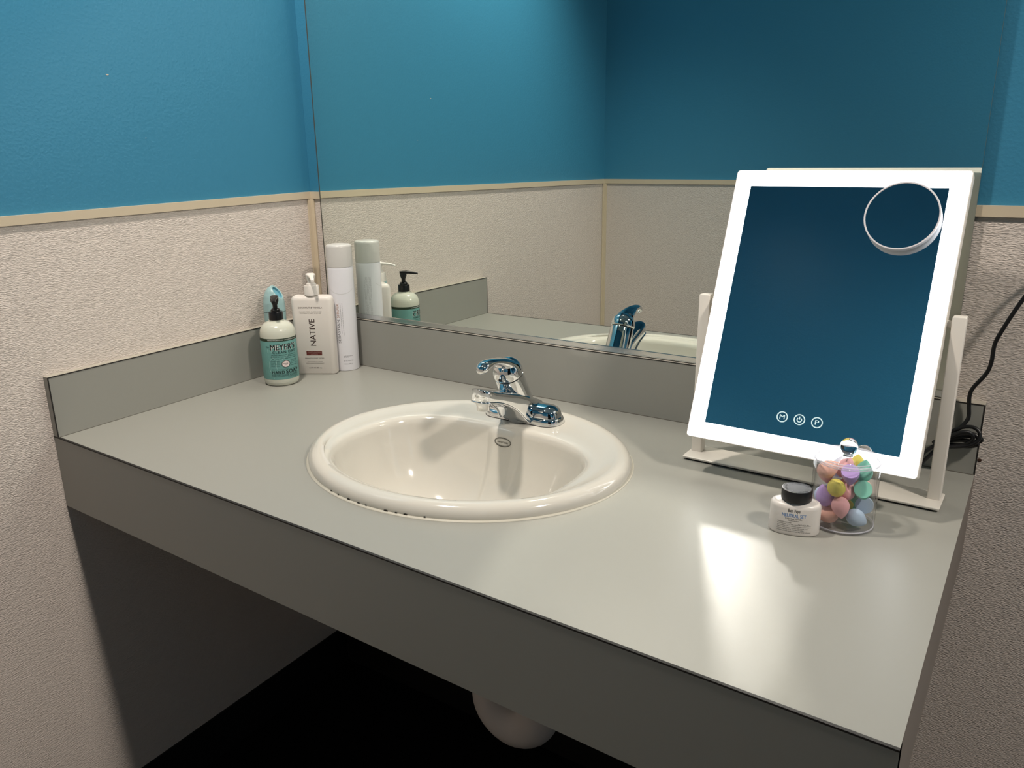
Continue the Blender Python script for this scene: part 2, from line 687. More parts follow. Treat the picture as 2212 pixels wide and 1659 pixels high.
vs, fs = [], []
oidx = []
for i in range(NC):
    vs.append((hole[i][0], hole[i][1], 0))
for i in range(NC):
    t, k = to_outer(i)
    a = 2 * PI * i / NC
    vs.append((SC[0] + t * math.cos(a), SC[1] + t * math.sin(a), 0))
    oidx.append(k)
for i in range(NC):
    j = (i + 1) % NC
    if oidx[i] == oidx[j]:
        fs.append((i, NC + i, NC + j, j))
    else:
        vs.append((*outer_c[(oidx[i] + 1) % 4], 0))
        fs.append((i, NC + i, len(vs) - 1, NC + j, j))
n0 = len(vs)
vs2 = [(x, y, z - 0.030) for x, y, z in vs]
top_n = len(fs)
allv = vs + vs2
allf = fs + [tuple(n0 + q for q in reversed(f)) for f in fs]
for i in range(NC):
    j = (i + 1) % NC
    allf.append((j, i, n0 + i, n0 + j))
ring_out = []
for f in fs:
    ring_out.append(f)
bmv = bmesh.new()
link_mesh('countertop', allv, allf, LAM, vc)
bmv.free()
# front apron and right end panel
m = MB()
m.prism([(wl(-DP), -DP), (W, YFR), (W, YFR + 0.018), (wl(-DP), -DP + 0.018)], -AP, -0.0016)
m.build('front_apron', LAM, vc)
m = MB()
m.prism([(W - 0.018, YFR + 0.018), (W, YFR + 0.0005), (W, YB), (W - 0.018, YB)], -AP, -0.0012)
m.build('end_panel', LAMEND, vc)
# dark seam between top sheet and apron
m = MB()
m.prism([(wl(-DP), -DP - 0.0004), (W, YFR - 0.0004), (W, YFR + 0.003), (wl(-DP), -DP + 0.003)], -0.0016, 0.0003)
m.build('edge_seam', SEAM, vc)
# back splash
m = MB()
m.box(wl(YS) + TS, W, YS, YB, 0, BS)
bsp = empty('backsplash', (0, 0, H), 'long grey laminate backsplash under the wall mirror', 'backsplash')
m.build('splash_board', LAM, bsp)
m = MB()
m.box(wl(YS) + TS, W, YS + 0.0012, MF + 0.0002, BS, BS + 0.0006)
m.box(1.2455, W, MF + 0.0002, YB, BS, BS + 0.0006)
m.build('backsplash_cap', CAULK, bsp)
m = MB()
m.box(W - 0.0012, W + 0.0004, YS - 0.0004, YS + 0.0012, 0, BS)
m.box(wl(YS) + TS, W, YS - 0.0004, YS + 0.0012, BS - 0.0008, BS + 0.0004)
m.build('edge_seam', SEAM, bsp)
m = MB()
m.box(wl(YS) + TS, W, YS - 0.0010, YS, 0, 0.0010)
m.build('joint_line', mat('joint caulk', (0.13, 0.12, 0.10), 0.6), bsp)
# side splash along the left wall
m = MB()
m.prism([(wl(-DP), -DP), (wl(-DP) + TS, -DP), (wl(YB) + TS, YB), (wl(YB), YB)], 0, BS)
ssp = empty('side_splash', (0, 0, H), 'short grey laminate side splash along the left wall', 'backsplash')
m.build('splash_board', LAM, ssp)
m = MB()
m.prism([(wl(-DP), -DP), (wl(-DP) + TS - 0.0012, -DP), (wl(YS) + TS - 0.0012, YS), (wl(YS), YS)], BS, BS + 0.0008)
m.build('splash_cap', CAULK, ssp)
m = MB()
m.prism([(wl(-DP) + TS - 0.0012, -DP - 0.0004), (wl(-DP) + TS + 0.0005, -DP - 0.0004), (wl(YS) + TS + 0.0005, YS), (wl(YS) + TS - 0.0012, YS)], BS - 0.0008, BS + 0.0006)
m.prism([(wl(-DP) + TS - 0.0013, -DP - 0.0005), (wl(-DP) + TS + 0.0004, -DP - 0.0005), (wl(-DP) + TS + 0.0004, -DP + 0.001), (wl(-DP) + TS - 0.0013, -DP + 0.001)], 0, BS)
m.build('edge_seam', SEAM, ssp)
m = MB()
m.prism([(wl(-DP) + TS, -DP), (wl(-DP) + TS + 0.0010, -DP), (wl(YS) + TS + 0.0010, YS), (wl(YS) + TS, YS)], 0, 0.0008)
m.build('joint_line', bpy.data.materials['joint caulk'], ssp)

# ------------------------------------------------------------------ wall mirror in its channel
ML, MR, MBOT, MTOP = 0.0187, 1.2433, 0.1131, 1.030
wm = empty('wall_mirror', (0, 0, H), 'large frameless wall mirror above the backsplash reflecting the opposite corner', 'mirror')
m = MB()
m.box(ML, MR, MF, YB - 0.0015, MBOT - 0.006, MTOP)
mo = link_mesh('mirror_glass', m.v, m.f, MIRR, wm, mats=[MIRREDGE, MIRR])
for p in mo.data.polygons:
    if p.normal.y < -0.9:
        p.material_index = 1
m = MB()
m.box(ML, ML + 0.0024, MF - 0.0003, MF, MBOT, MTOP)
m.build('edge_bevel', mat('dark mirror edge', (0.07, 0.068, 0.055), 0.35), wm)
ch = MB()
ch.box(ML - 0.002, MR + 0.002, MF - 0.0026, MF - 0.0004, 0.1042, MBOT)
ch.box(ML - 0.002, MR + 0.002, MF - 0.0034, MF - 0.0026, 0.1042, 0.1054)
chan = ch.build('channel', ALU, wm)
ch = MB()
ch.box(ML - 0.002, MR + 0.002, MF - 0.0018, YB - 0.0002, BS + 0.0008, 0.1046)
ch.build('channel_gap_shade', SEAM, chan)  # near-black strip stands in for the contact shadow in the gap

# ------------------------------------------------------------------ sink
sink = empty('sink_basin', (SC[0], SC[1], H), 'oval cream white drop-in porcelain sink set in the grey counter', 'sink')
NA = 160
SA, SB = 0.2535, 0.2214
DC = (0.0, -0.045)


def ell_pt(ang, a, b):
    """meets the ellipse (a, b) about the sink centre on a ray from DC"""
    d = (math.cos(ang), math.sin(ang))
    A = (d[0] / a) ** 2 + (d[1] / b) ** 2
    B = 2 * (DC[0] * d[0] / a ** 2 + DC[1] * d[1] / b ** 2)
    Cc = (DC[0] / a) ** 2 + (DC[1] / b) ** 2 - 1
    t = (-B + math.sqrt(B * B - 4 * A * Cc)) / (2 * A)
    return DC[0] + d[0] * t, DC[1] + d[1] * t


def dee(ang, s=1.0, grow=0.0):
    """bowl opening: round in front, flatter along the tap ledge"""
    c, sn = math.cos(ang), math.sin(ang)
    a = 0.196 + grow
    b, n = ((0.150 + grow, 3.0) if sn > 0 else (0.138 + grow, 2.15))
    r = 1.0 / ((abs(c) / a) ** n + (abs(sn) / b) ** n) ** (1 / n)
    return DC[0] + r * c * s, DC[1] + r * sn * s


rings = []


def ering(ins, z):
    rings.append([(*ell_pt(2 * PI * i / NA, SA - ins, SB - ins), z) for i in range(NA)])


ering(0.004, -0.012)
ering(0.0005, 0.0008)
ering(0.0, 0.004)
ering(0.0008, 0.009)
ering(0.0030, 0.0135)
ering(0.0070, 0.0170)
ering(0.0120, 0.0190)
ering(0.0180, 0.0195)
ering(0.0240, 0.0182)
# blend from rim to bowl edge
for k, (t, z) in enumerate(((0.35, 0.0158), (0.7, 0.0146))):
    r = []
    for i in range(NA):
        a = 2 * PI * i / NA
        e = ell_pt(a, SA - 0.024, SB - 0.024)
        d = dee(a, 1.0, 0.010)
        r.append((e[0] + (d[0] - e[0]) * t, e[1] + (d[1] - e[1]) * t, z))
    rings.append(r)


def band(x):
    """flat overflow band down the back of the bowl"""
    q = max(0.0, 1 - max(0.0, abs(x) - 0.0225) / 0.0045)
    return q * q * (3 - 2 * q)


prof = [(1.0, 0.010, 0.0142), (1.0, 0.005, 0.0132), (1.0, 0.001, 0.0112), (1.0, -0.002, 0.0080), (0.985, -0.002, 0.000), (0.965, 0, -0.010), (0.94, 0, -0.024),
        (0.90, 0, -0.045), (0.85, 0, -0.066), (0.78, 0, -0.087), (0.69, 0, -0.105), (0.58, 0, -0.119), (0.46, 0, -0.129), (0.33, 0, -0.1355), (0.2, 0, -0.139), (0.11, 0, -0.1405)]
for (s, g, z) in prof:
    r = []
    for i in range(NA):
        a = 2 * PI * i / NA
        x, y = dee(a, s, g)
        if math.sin(a) > 0 and z < 0.012:
            y -= 0.0045 * band(x) * min(1.0, (0.012 - z) / 0.01) * (1 if s > 0.6 else max(0, (s - 0.4) / 0.2))
        r.append((x, y, z))
    rings.append(r)
m = MB()
m.loft(rings, False, False)
basin = m.build('basin', PORC, sink, smooth=80)
# outside of the bowl, under the counter
ur = []
for (s, z) in ((1.02, -0.012), (1.0, -0.05), (0.93, -0.09), (0.78, -0.125), (0.55, -0.148), (0.3, -0.156), (0.11, -0.158)):
    ur.append([(*dee(2 * PI * i / 64, s, 0.006), z) for i in range(64)])
m = MB()
m.loft(ur, False, False)
m.build('bowl_underside', PORC, sink, smooth=60)
m = MB()
m.lathe([(0.030, -0.1395), (0.029, -0.1375), (0.022, -0.1385), (0.018, -0.142), (0.018, -0.165)], 32, DC, False, True)
m.build('drain', CHROME, sink, smooth=40)
# sealant bead round the rim with mildew spots
cr = []
m = MB()
rb = []
for (ins, z) in ((-0.0034, 0.0001), (-0.0031, 0.0010), (-0.0014, 0.0014), (0.0004, 0.0022)):
    rb.append([(*ell_pt(2 * PI * i / NA, SA - ins, SB - ins), z) for i in range(NA)])
m.loft(rb, False, False)
bead = m.build('sealant_bead', CAULKW, sink, smooth=60)
random.seed(4)
m = MB()
for deg in (253.5, 257.7, 262, 267.3, 270.4, 277, 280.7, 284, 289.8):
    a = math.radians(deg + random.uniform(-0.6, 0.6))
    px, py = (SA + 0.0002) * math.cos(a), (SB + 0.0002) * math.sin(a)
    tx, ty = -SA * math.sin(a), SB * math.cos(a)
    L = math.hypot(tx, ty)
    tx, ty = tx / L, ty / L
    ln = random.uniform(0.0014, 0.0034)
    hh = random.uniform(0.0006, 0.0012)
    ringp = [Vector((px + tx * ln * math.cos(q * PI / 5), py + ty * ln * math.cos(q * PI / 5), 0.0030 + hh * math.sin(q * PI / 5))) for q in range(10)]
    nrm = Vector((math.cos(a), math.sin(a), 0))
    m.loft([[p - nrm * 0.002 for p in ringp], [p + nrm * 0.0004 for p in ringp]])
ms = m.build('mildew_spots', MOULD, bead)
ms['kind'] = 'stuff'
# maker's oval emblem on the overflow band
EMB = mat('dark emblem ink', (0.05, 0.045, 0.035), 0.5)


def wall_pt(u, zz):
    """point on the back of the bowl at height zz"""
    for k in range(len(prof) - 1):
        (s0, g0, z0), (s1, g1, z1) = prof[k], prof[k + 1]
        if z1 <= zz <= z0:
            t = (zz - z0) / (z1 - z0)
            a = PI / 2
            y0_ = dee(a, s0, g0)[1]
            y1_ = dee(a, s1, g1)[1]
            y = y0_ + (y1_ - y0_) * t - 0.0045 * min(1.0, (0.012 - zz) / 0.01)
            return Vector((u, y - 0.0006, zz))


gv, gf = fit_glyphs('American Standard', 0.0215, 0.0036, bold=0.005)
ov = []
nn = 44
e0, e1, e2, e3 = [], [], [], []
sv, sf = [], []
for (ra, rb_, wd) in ((0.0160, 0.0076, 0.0011), (0.0140, 0.0060, 0.0004)):
    b0 = len(sv)
    for i in range(nn):
        a = 2 * PI * i / nn
        sv += [((ra - wd) * math.cos(a), (rb_ - wd) * math.sin(a)), (ra * math.cos(a), rb_ * math.sin(a))]
    for i in range(nn):
        j = (i + 1) % nn
        sf.append((b0 + 2 * i, b0 + 2 * i + 1, b0 + 2 * j + 1, b0 + 2 * j))
EZ = -0.010
print_on([(gv, gf, 0, 0), (sv, sf, 0, 0)], lambda u, v: wall_pt(u, EZ + v), 'emblem', EMB, sink)

# pipe trap under the sink
trap = empty('drain_trap', (0.725, -0.33, H - 0.40), 'white wrapped drain trap hanging under the sink in the dark', 'pipe')
tp = []
for z in (0.22, 0.16, 0.10, 0.05):
    tp.append((-0.043, 0, z))
for k in range(17):
    a = PI + PI * k / 16
    tp.append((0.043 * math.cos(a), 0, 0.043 * math.sin(a)))
tp += [(0.043, 0, 0.05), (0.047, 0.01, 0.075), (0.060, 0.06, 0.09), (0.060, 0.16, 0.09), (0.060, 0.3355, 0.09)]
m = MB()
m.tube(tp, 0.0350, 24)
tw = m.build('trap_wrap', TRAP, trap, smooth=60)
m = MB()
m.lathe([(0.006, -0.004), (0.007, 0.003)], 12)
o = m.build('wrap_tab', TRAP, tw)
o.location = (-0.006, 0, -0.078)
m = MB()
m.lathe([(0.019, 0.20), (0.019, 0.233)], 24, (-0.043, 0.0))
m.build('tailpiece', CHROME, trap, smooth=40)

# ------------------------------------------------------------------ faucet (local frame: origin on the sink ledge, +y to the wall)
FX, FY, FZ = SC[0] + 0.0020, SC[1] - 0.0045, H
fc = empty('faucet', (FX, FY + 0.1615, FZ + 0.0140), 'chrome single-lever faucet standing on the back ledge of the sink', 'faucet')


def L(x, y, z):
    return Vector((x, y - 0.1615, z - 0.0140))


def stadium(hl, hw, z, N=56):
    r = hw
    pts = []
    for i in range(N):
        a = 2 * PI * i / N
        cx = (hl - r) if math.cos(a) >= 0 else -(hl - r)
        pts.append(L(cx + r * math.cos(a), 0.1615 + r * math.sin(a), z))
    return pts


m = MB()
m.loft([stadium(0.0735, 0.0272, 0.0138), stadium(0.0735, 0.0272, 0.0155)])
m.build('base_gasket', RUBBER, fc)
m = MB()
m.loft([stadium(0.073, 0.0268, 0.0153), stadium(0.073, 0.0268, 0.0200), stadium(0.0722, 0.0260, 0.0232), stadium(0.0700, 0.0240, 0.0262),
        stadium(0.0690, 0.0228, 0.0268), stadium(0.0685, 0.0224, 0.0300), stadium(0.0672, 0.0212, 0.0345), stadium(0.0640, 0.0185, 0.0390),
        stadium(0.0590, 0.0140, 0.0422), stadium(0.0530, 0.0085, 0.0438), stadium(0.046, 0.0030, 0.0443)])
m.build('base_plate', CHROME, fc, smooth=50)

# spout
def sect(y, zb, zt, wd, n=6.0, N=48):
    c = (zb + zt) / 2
    return [L(x, y, c + z) for x, z in superellipse(wd, (zt - zb) / 2, n, N)]


spn = [(0.182, 0.016, 0.044, 0.0240), (0.165, 0.0155, 0.052, 0.0262), (0.150, 0.0155, 0.0585, 0.0285), (0.138, 0.0158, 0.064, 0.0292), (0.128, 0.0205, 0.0678, 0.0270),
       (0.117, 0.034, 0.0715, 0.0238), (0.105, 0.0450, 0.0752, 0.0222), (0.090, 0.0550, 0.0795, 0.0208), (0.072, 0.0640, 0.0850, 0.0197),
       (0.056, 0.0695, 0.0902, 0.0190), (0.047, 0.0717, 0.0930, 0.0182), (0.040, 0.0730, 0.0952, 0.0165), (0.0345, 0.0738, 0.0966, 0.0135),
       (0.0312, 0.0743, 0.0974, 0.0095), (0.0298, 0.0746, 0.0978, 0.0045), (0.0295, 0.0747, 0.0979, 0.0010)]
P4 = catmull([(a, b, c) for a, b, c, d in spn], 3)
Wd = catmull([(d, 0, 0) for a, b, c, d in spn], 3)
m = MB()
m.loft([sect(p.x, p.y, p.z, q.x) for p, q in zip(P4, Wd)])
sp_ = m.build('spout', CHROME, fc, smooth=50)
# raised lower lip that runs along the spout
m = MB()
lip = []
for p, q in zip(P4[9:], Wd[9:]):
    lip.append(L(q.x + 0.0002, p.x, p.y + 0.0022))
lip2 = [Vector((-v.x, v.y, v.z)) for v in reversed(lip)]
m.tube(lip[:-1] + lip2[1:], 0.0014, 8)
m.build('spout_lip', CHROME, sp_, smooth=60)
m = MB()
m.lathe([(0.0102, 0.0605), (0.0108, 0.0612), (0.0108, 0.0685), (0.0116, 0.0695), (0.0116, 0.0780)], 32, (0, 0.0455 - 0.1615))
ae = m.build('aerator', CHROME, fc, smooth=40)
ae.location = (0, 0, -0.0140)

# leaning body and lever dome
ax = Vector((0, -0.44, 0.898)).normalized()
ay = Vector((1, 0, 0)).cross(ax) * -1
rc = L(0, 0.117, 0.100)


def disc(t, r, N=44, fl=0.0):
    c = rc + ax * t
    return [c + Vector((1, 0, 0)) * r * math.cos(2 * PI * i / N) + ay * r * math.sin(2 * PI * i / N) for i in range(N)]


m = MB()
m.loft([disc(-0.082, 0.0262), disc(-0.062, 0.0258), disc(-0.040, 0.0250), disc(-0.018, 0.0240), disc(-0.0030, 0.0236), disc(-0.0012, 0.0232), disc(-0.0006, 0.0218)])
m.build('body', CHROME, fc, smooth=50)
m = MB()
m.loft([disc(-0.0012, 0.0224), disc(0.0012, 0.0224)])
m.build('body_seam', SEAM, fc)
m = MB()
m.loft([disc(0.0006, 0.0222), disc(0.0010, 0.0240), disc(0.0040, 0.0246), disc(0.0100, 0.0242), disc(0.0160, 0.0226), disc(0.0210, 0.0198), disc(0.0250, 0.0160), disc(0.0280, 0.0112),
        disc(0.0296, 0.0060), disc(0.0300, 0.0008)])
lev = [(0.128, 0.108, 0.0190, 0.0120), (0.112, 0.117, 0.0195, 0.0115), (0.098, 0.1235, 0.0180, 0.0090), (0.086, 0.1280, 0.0155, 0.0066), (0.074, 0.1310, 0.0130, 0.0054),
       (0.063, 0.1318, 0.0116, 0.0054), (0.054, 0.1300, 0.0110, 0.0072), (0.047, 0.1275, 0.0104, 0.0086), (0.041, 0.1258, 0.0086, 0.0074), (0.0375, 0.1250, 0.0054, 0.0048), (0.0362, 0.1247, 0.0010, 0.0010)]
A4 = catmull([(a, b, 0) for a, b, c, d in lev], 4)
B4 = catmull([(c, d, 0) for a, b, c, d in lev], 4)
rg = []
for i, (p, q) in enumerate(zip(A4, B4)):
    rg.append([L(x, p.x, p.y + z) for x, z in superellipse(q.x, q.y, 2.3, 36)])
m.loft(rg)
hd = m.build('handle', CHROME, fc)
hd.data.shade_smooth()
rm = hd.modifiers.new('blend', 'REMESH')            # dome and lever grow into one casting
rm.mode = 'VOXEL'
rm.voxel_size = 0.0009
rm.use_smooth_shade = True
sm_ = hd.modifiers.new('soften', 'SMOOTH')
sm_.factor = 0.5
sm_.iterations = 14
m = MB()
m.lathe([(0.0026, 0), (0.0026, 0.0012)], 16)
o = m.build('set_screw_hole', SEAM, hd)
fd = (ay if ay.y < 0 else -ay)
q_ = rc + ax * 0.008 + fd * 0.0236 + Vector((0.0, 0, 0))
o.location = q_
o.rotation_euler = fd.to_track_quat('Z', 'Y').to_euler()

# ------------------------------------------------------------------ helpers for bottles
CAMXY = Vector((1.3269, -1.2230, 0))


def cyl_map(r, ang0, off=0.00012, stretch=1.0):
    """(u along the girth, v up) on an upright cylinder; u = 0 faces ang0; reads left to right from outside"""
    def fn(u, v):
        a = ang0 + stretch * u / r
        return Vector(((r + off) * math.cos(a), (r + off) * math.sin(a), v))
    return fn


# ------------------------------------------------------------------ hand soap
SOAPC = (0.0735, -0.1955)
soap = empty('soap_bottle', (*SOAPC, H), 'round hand soap pump bottle with teal label and black pump', 'bottle')
SOAPB = mat('milky soap bottle', (0.56, 0.57, 0.49), 0.22, sss=0.25, spec=0.5)
TEAL = mat('teal paper label', (0.125, 0.290, 0.270), 0.45)
DGREEN = mat('dark green label band', (0.022, 0.040, 0.022), 0.45)
LBLACK = mat('black print', (0.010, 0.022, 0.022), 0.5)
LWHITE = mat('white print', (0.75, 0.78, 0.75), 0.5)
LPALE = mat('pale line drawing', (0.33, 0.56, 0.53), 0.5)
m = MB()
m.lathe([(0.0270, 0.0), (0.0305, 0.0008), (0.0328, 0.0035), (0.0342, 0.0085), (0.0347, 0.0150), (0.0347, 0.0980), (0.0345, 0.1040), (0.0334, 0.1105), (0.0310, 0.1165), (0.0272, 0.1215),
         (0.0225, 0.1250), (0.0175, 0.1270), (0.0150, 0.1278), (0.0148, 0.1300)], 64)
m.build('bottle_body', SOAPB, soap, smooth=50)
m = MB()
m.lathe([(0.03485, 0.0145), (0.03492, 0.0150), (0.03492, 0.0920), (0.03485, 0.0922)], 64, cap0=False, cap1=False)
lab = m.build('label_wrap', TEAL, soap, smooth=50)
LA = math.atan2(CAMXY.y - SOAPC[1], CAMXY.x - SOAPC[0]) + math.radians(13)
# dark band, with a small notch at the back seam
bandr = []
m = MB()
NB = 96
r0, r1 = [], []
for i in range(NB):
    a = 2 * PI * i / NB
    d = abs((a - (LA + PI) + PI) % (2 * PI) - PI)
    top = 0.0975
    bot = 0.0918 - max(0.0, 0.0045 * (1 - d / 0.12))
    r0.append((0.0350 * math.cos(a), 0.0350 * math.sin(a), bot))
    r1.append((0.0350 * math.cos(a), 0.0350 * math.sin(a), top))
m.loft([r0, r1], False, False)
m.build('label_band', DGREEN, lab, smooth=50)
fm = cyl_map(0.0350, LA)
print_on([(*fit_glyphs('HARDWORKING  HOMEKEEPING', 0.050, 0.0019, bold=0.006), 0, 0.0947)], cyl_map(0.0350, LA, 0.0004, 1.2), 'band_print', LWHITE, lab)
it = [(*fit_glyphs("MEYER'S", 0.0430, 0.0122, bold=0.045), 0.0012, 0.0810 - 0.0006)]
print_on(it, cyl_map(0.0350, LA, 0.00022, 1.2), 'print_shadow', LWHITE, lab)
items = [(*fit_glyphs("MEYER'S", 0.0430, 0.0122, bold=0.045), 0.0004, 0.0810),
         (*fit_glyphs('Mrs.', 0.0062, 0.0030, bold=0.006), -0.0258, 0.0812),
         (*fit_glyphs('CLEAN DAY', 0.0400, 0.0052, bold=0.005, spacing=1.15), 0.0020, 0.0704),
         (*fit_glyphs('AROMATHERAPEUTIC HOUSEHOLD', 0.044, 0.0019, bold=0.005), 0.001, 0.0645),
         (*fit_glyphs('Removes dirt with natural cleansing oils', 0.045, 0.0021, bold=0.01), 0.001, 0.0610),
         (*fit_glyphs('Cleans away without being harsh on hands', 0.044, 0.0021, bold=0.01), 0.001, 0.0575),
         (*fit_glyphs('BASIL', 0.0080, 0.0021, bold=0.006), 0.0020, 0.0468),
         (*fit_glyphs('SCENT', 0.0052, 0.0010, bold=0.01), 0.0020, 0.0443),
         (*fit_glyphs('HAND', 0.0205, 0.0060, bold=0.03, spacing=1.15), -0.0115, 0.0300),
         (*fit_glyphs('SOAP', 0.0230, 0.0078, bold=0.03, spacing=1.15), 0.0128, 0.0306),
         (*fit_glyphs('MADE WITH OLIVE OIL & ALOE VERA', 0.046, 0.0027, bold=0.006), 0.0008, 0.0234),
         (*fit_glyphs('12.5 FL OZ (370 mL)', 0.0200, 0.0022, bold=0.006), 0.0135, 0.0186),
         strip(0.001, 0.0356, 0.0465, 0.00035, 16), strip(0.001, 0.0259, 0.0465, 0.00035, 16), strip(0.001, 0.0210, 0.0465, 0.00035, 16)]
for k, t in enumerate(('biodegradable', 'cruelty free', 'plant derived', 'made kindly')):
    items.append((*fit_glyphs(t, 0.0145, 0.0017, bold=0.005), -0.0150, 0.0527 - 0.0035 * k))
for k, t in enumerate(('essential oils', 'for daily use', 'gentle formula', 'rinse clean')):
    items.append((*fit_glyphs(t, 0.0125, 0.0017, bold=0.005), 0.0170, 0.0527 - 0.0035 * k))
# disc with rim
dv, df = [(0.0020, 0.0460)], []
for i in range(32):
    a = 2 * PI * i / 32
    dv.append((0.0020 + 0.0062 * math.cos(a), 0.0460 + 0.0062 * math.sin(a)))
for i in range(32):
    df.append((0, 1 + i, 1 + (i + 1) % 32))
print_on([(dv, df, 0, 0)], cyl_map(0.0350, LA, 0.00030, 1.2), 'scent_disc', mat('pinkish white disc', (0.72, 0.62, 0.60), 0.5), lab)
items.append(ring2d(0.0020, 0.0460, 0.0062, 0.0071))
print_on(items, cyl_map(0.0350, LA, 0.00042, 1.2), 'label_print', LBLACK, lab)
# pale line drawing of a bent shape at the left edge
print_on([path2d([(-0.0215, 0.0700), (-0.0260, 0.0695), (-0.0262, 0.0755), (-0.0225, 0.0775), (-0.0190, 0.0745), (-0.0205, 0.0690)], 0.0006),
          path2d([(-0.0200, 0.0655), (-0.0150, 0.0560), (-0.0050, 0.0545), (0.0010, 0.0590), (0.0070, 0.0640)], 0.0006),
          path2d([(-0.0185, 0.0600), (-0.0240, 0.0520), (-0.0255, 0.0420), (-0.0245, 0.0320), (-0.0200, 0.0290), (-0.0195, 0.0200), (-0.0190, 0.0165)], 0.0006),
          path2d([(-0.0120, 0.0550), (-0.0135, 0.0450), (-0.0130, 0.0350)], 0.0005)], cyl_map(0.0350, LA, 0.00034, 1.2), 'line_drawing', LPALE, lab)
# pump
PA = math.atan2(CAMXY.y - SOAPC[1], CAMXY.x - SOAPC[0])
PUMPB = mat('black pump plastic', (0.007, 0.007, 0.008), 0.32)


def pump(parent, matl, z0, collar_r, collar_h, neck, stem_r, stem_top, head_fn, ang, ribs=36):
    mm = MB()
    rings = []
    for (r, z) in ((collar_r, z0), (collar_r, z0 + collar_h * 0.93), (collar_r * 0.96, z0 + collar_h), (neck[0], z0 + collar_h + 0.0002)):
        rings.append([(r * (1 - (0.012 if i % 2 else 0)) * math.cos(2 * PI * i / (2 * ribs)), r * (1 - (0.012 if i % 2 else 0)) * math.sin(2 * PI * i / (2 * ribs)), z) for i in range(2 * ribs)])
    mm.loft(rings)
    mm.build('pump_collar', matl, parent, smooth=40)
    mm = MB()
    mm.lathe([(neck[0], z0 + collar_h), (neck[0], z0 + collar_h + neck[1] * 0.6), (neck[0] * 0.75, z0 + collar_h + neck[1]), (stem_r, z0 + collar_h + neck[1] * 1.05), (stem_r, stem_top)], 28)
    mm.build('pump_stem', matl, parent, smooth=40)
    h = head_fn()
    o_ = h.build('pump_head', matl, parent, smooth=45)
    o_.rotation_euler[2] = ang
    return o_


def soap_head():
    h = MB()
    # head block, then a nozzle along +x that dips at its end
    h.lathe([(0.0052, 0.1600), (0.0066, 0.1640), (0.0078, 0.1665), (0.0080, 0.1735), (0.0072, 0.1750)], 28)
    sec = []
    for (x, z, hy, hz) in ((-0.0085, 0.1755, 0.0060, 0.0022), (0.0, 0.1752, 0.0078, 0.0030), (0.008, 0.1748, 0.0066, 0.0036), (0.015, 0.1740, 0.0050, 0.0033), (0.024, 0.1728, 0.0042, 0.0028), (0.031, 0.1714, 0.0036, 0.0023), (0.0345, 0.1704, 0.0032, 0.0020)):
        sec.append([Vector((x, a, z + b)) for a, b in superellipse(hy, hz, 3.0, 24)])
    h.loft(sec)
    return h


pump(soap, PUMPB, 0.1278, 0.0138, 0.0182, (0.0092, 0.0062), 0.0046, 0.1625, soap_head, PA - math.radians(4))

# ------------------------------------------------------------------ lotion bottle
LOTA = math.radians(31.0)
LC = Vector((0.0815, -0.1050, 0))
LWH = mat('white lotion plastic', (0.70, 0.655, 0.61), 0.35, sss=0.1)
lot = empty('lotion_bottle', (LC.x, LC.y, H), 'flat white rectangular lotion pump bottle between the soap and the spray can', 'bottle', rotz=LOTA)
LW_, LD_ = 0.0860, 0.0290
m = MB()
rr = []
for (ins, z) in ((0.0040, 0.0), (0.0015, 0.0008), (0.0, 0.0030), (0.0, 0.1560), (0.0012, 0.1605), (0.0042, 0.1640), (0.0085, 0.1660), (0.0125, 0.1668)):
    rr.append([(x, y, z) for x, y in rrect(LW_ - 2 * ins, LD_ - 2 * ins, max(0.0105 - ins, 0.002), 7)])
m.loft(rr)
m.build('bottle_body', LWH, lot, smooth=50)
BRN = mat('dark brown print', (0.045, 0.014, 0.012), 0.5)
BRNB = mat('brown label box', (0.115, 0.026, 0.020), 0.5)
fl = lambda u, v: Vector((u, -LD_ / 2 - 0.00012, v))
items = [(*fit_glyphs('COCONUT & VANILLA', 0.0500, 0.0034, bold=0.02, spacing=1.12), -0.002, 0.1420),
         (*fit_glyphs('PARABEN FREE · SILICONE FREE', 0.0470, 0.0018, bold=0.01), -0.002, 0.1335),
         (*fit_glyphs('PHTHALATE FREE · DYE FREE', 0.0440, 0.0018, bold=0.01), -0.002, 0.1303),
         (*fit_glyphs('NATIVE', 0.0560, 0.0118, bold=0.005, rot=1), -0.001, 0.0900),
         (*fit_glyphs('DERMATOLOGIST TESTED', 0.0400, 0.0021, bold=0.005), -0.001, 0.0352),
         (*fit_glyphs('THOUGHTFULLY MADE', 0.0320, 0.0016, bold=0.005), -0.001, 0.0272),
         (*fit_glyphs('WITH CLEAN INGREDIENTS', 0.0380, 0.0016, bold=0.005), -0.001, 0.0240),
         (*fit_glyphs('16.5 FL OZ (487 mL)', 0.0270, 0.0034, bold=0.006), -0.001, 0.0140)]
print_on(items[:3], fl, 'scent_print', BRN, lot)
print_on(items[3:4], fl, 'brand_print', BRN, lot)
print_on(items[4:], fl, 'detail_print', BRN, lot)
print_on([strip(-0.001, 0.0460, 0.0330, 0.0092, 1)], fl, 'label_box', BRNB, lot)
print_on([(*fit_glyphs('MOISTURIZING', 0.0270, 0.0019, bold=0.008, spacing=1.1), -0.001, 0.0481), (*fit_glyphs('LOTION', 0.0140, 0.0019, bold=0.008, spacing=1.1), -0.001, 0.0440)],
         lambda u, v: fl(u, v) + Vector((0, -0.0001, 0)), 'box_print', mat('pale pink print', (0.50, 0.36, 0.33), 0.5), lot)
PUMPW = mat('white pump plastic', (0.74, 0.70, 0.655), 0.32)


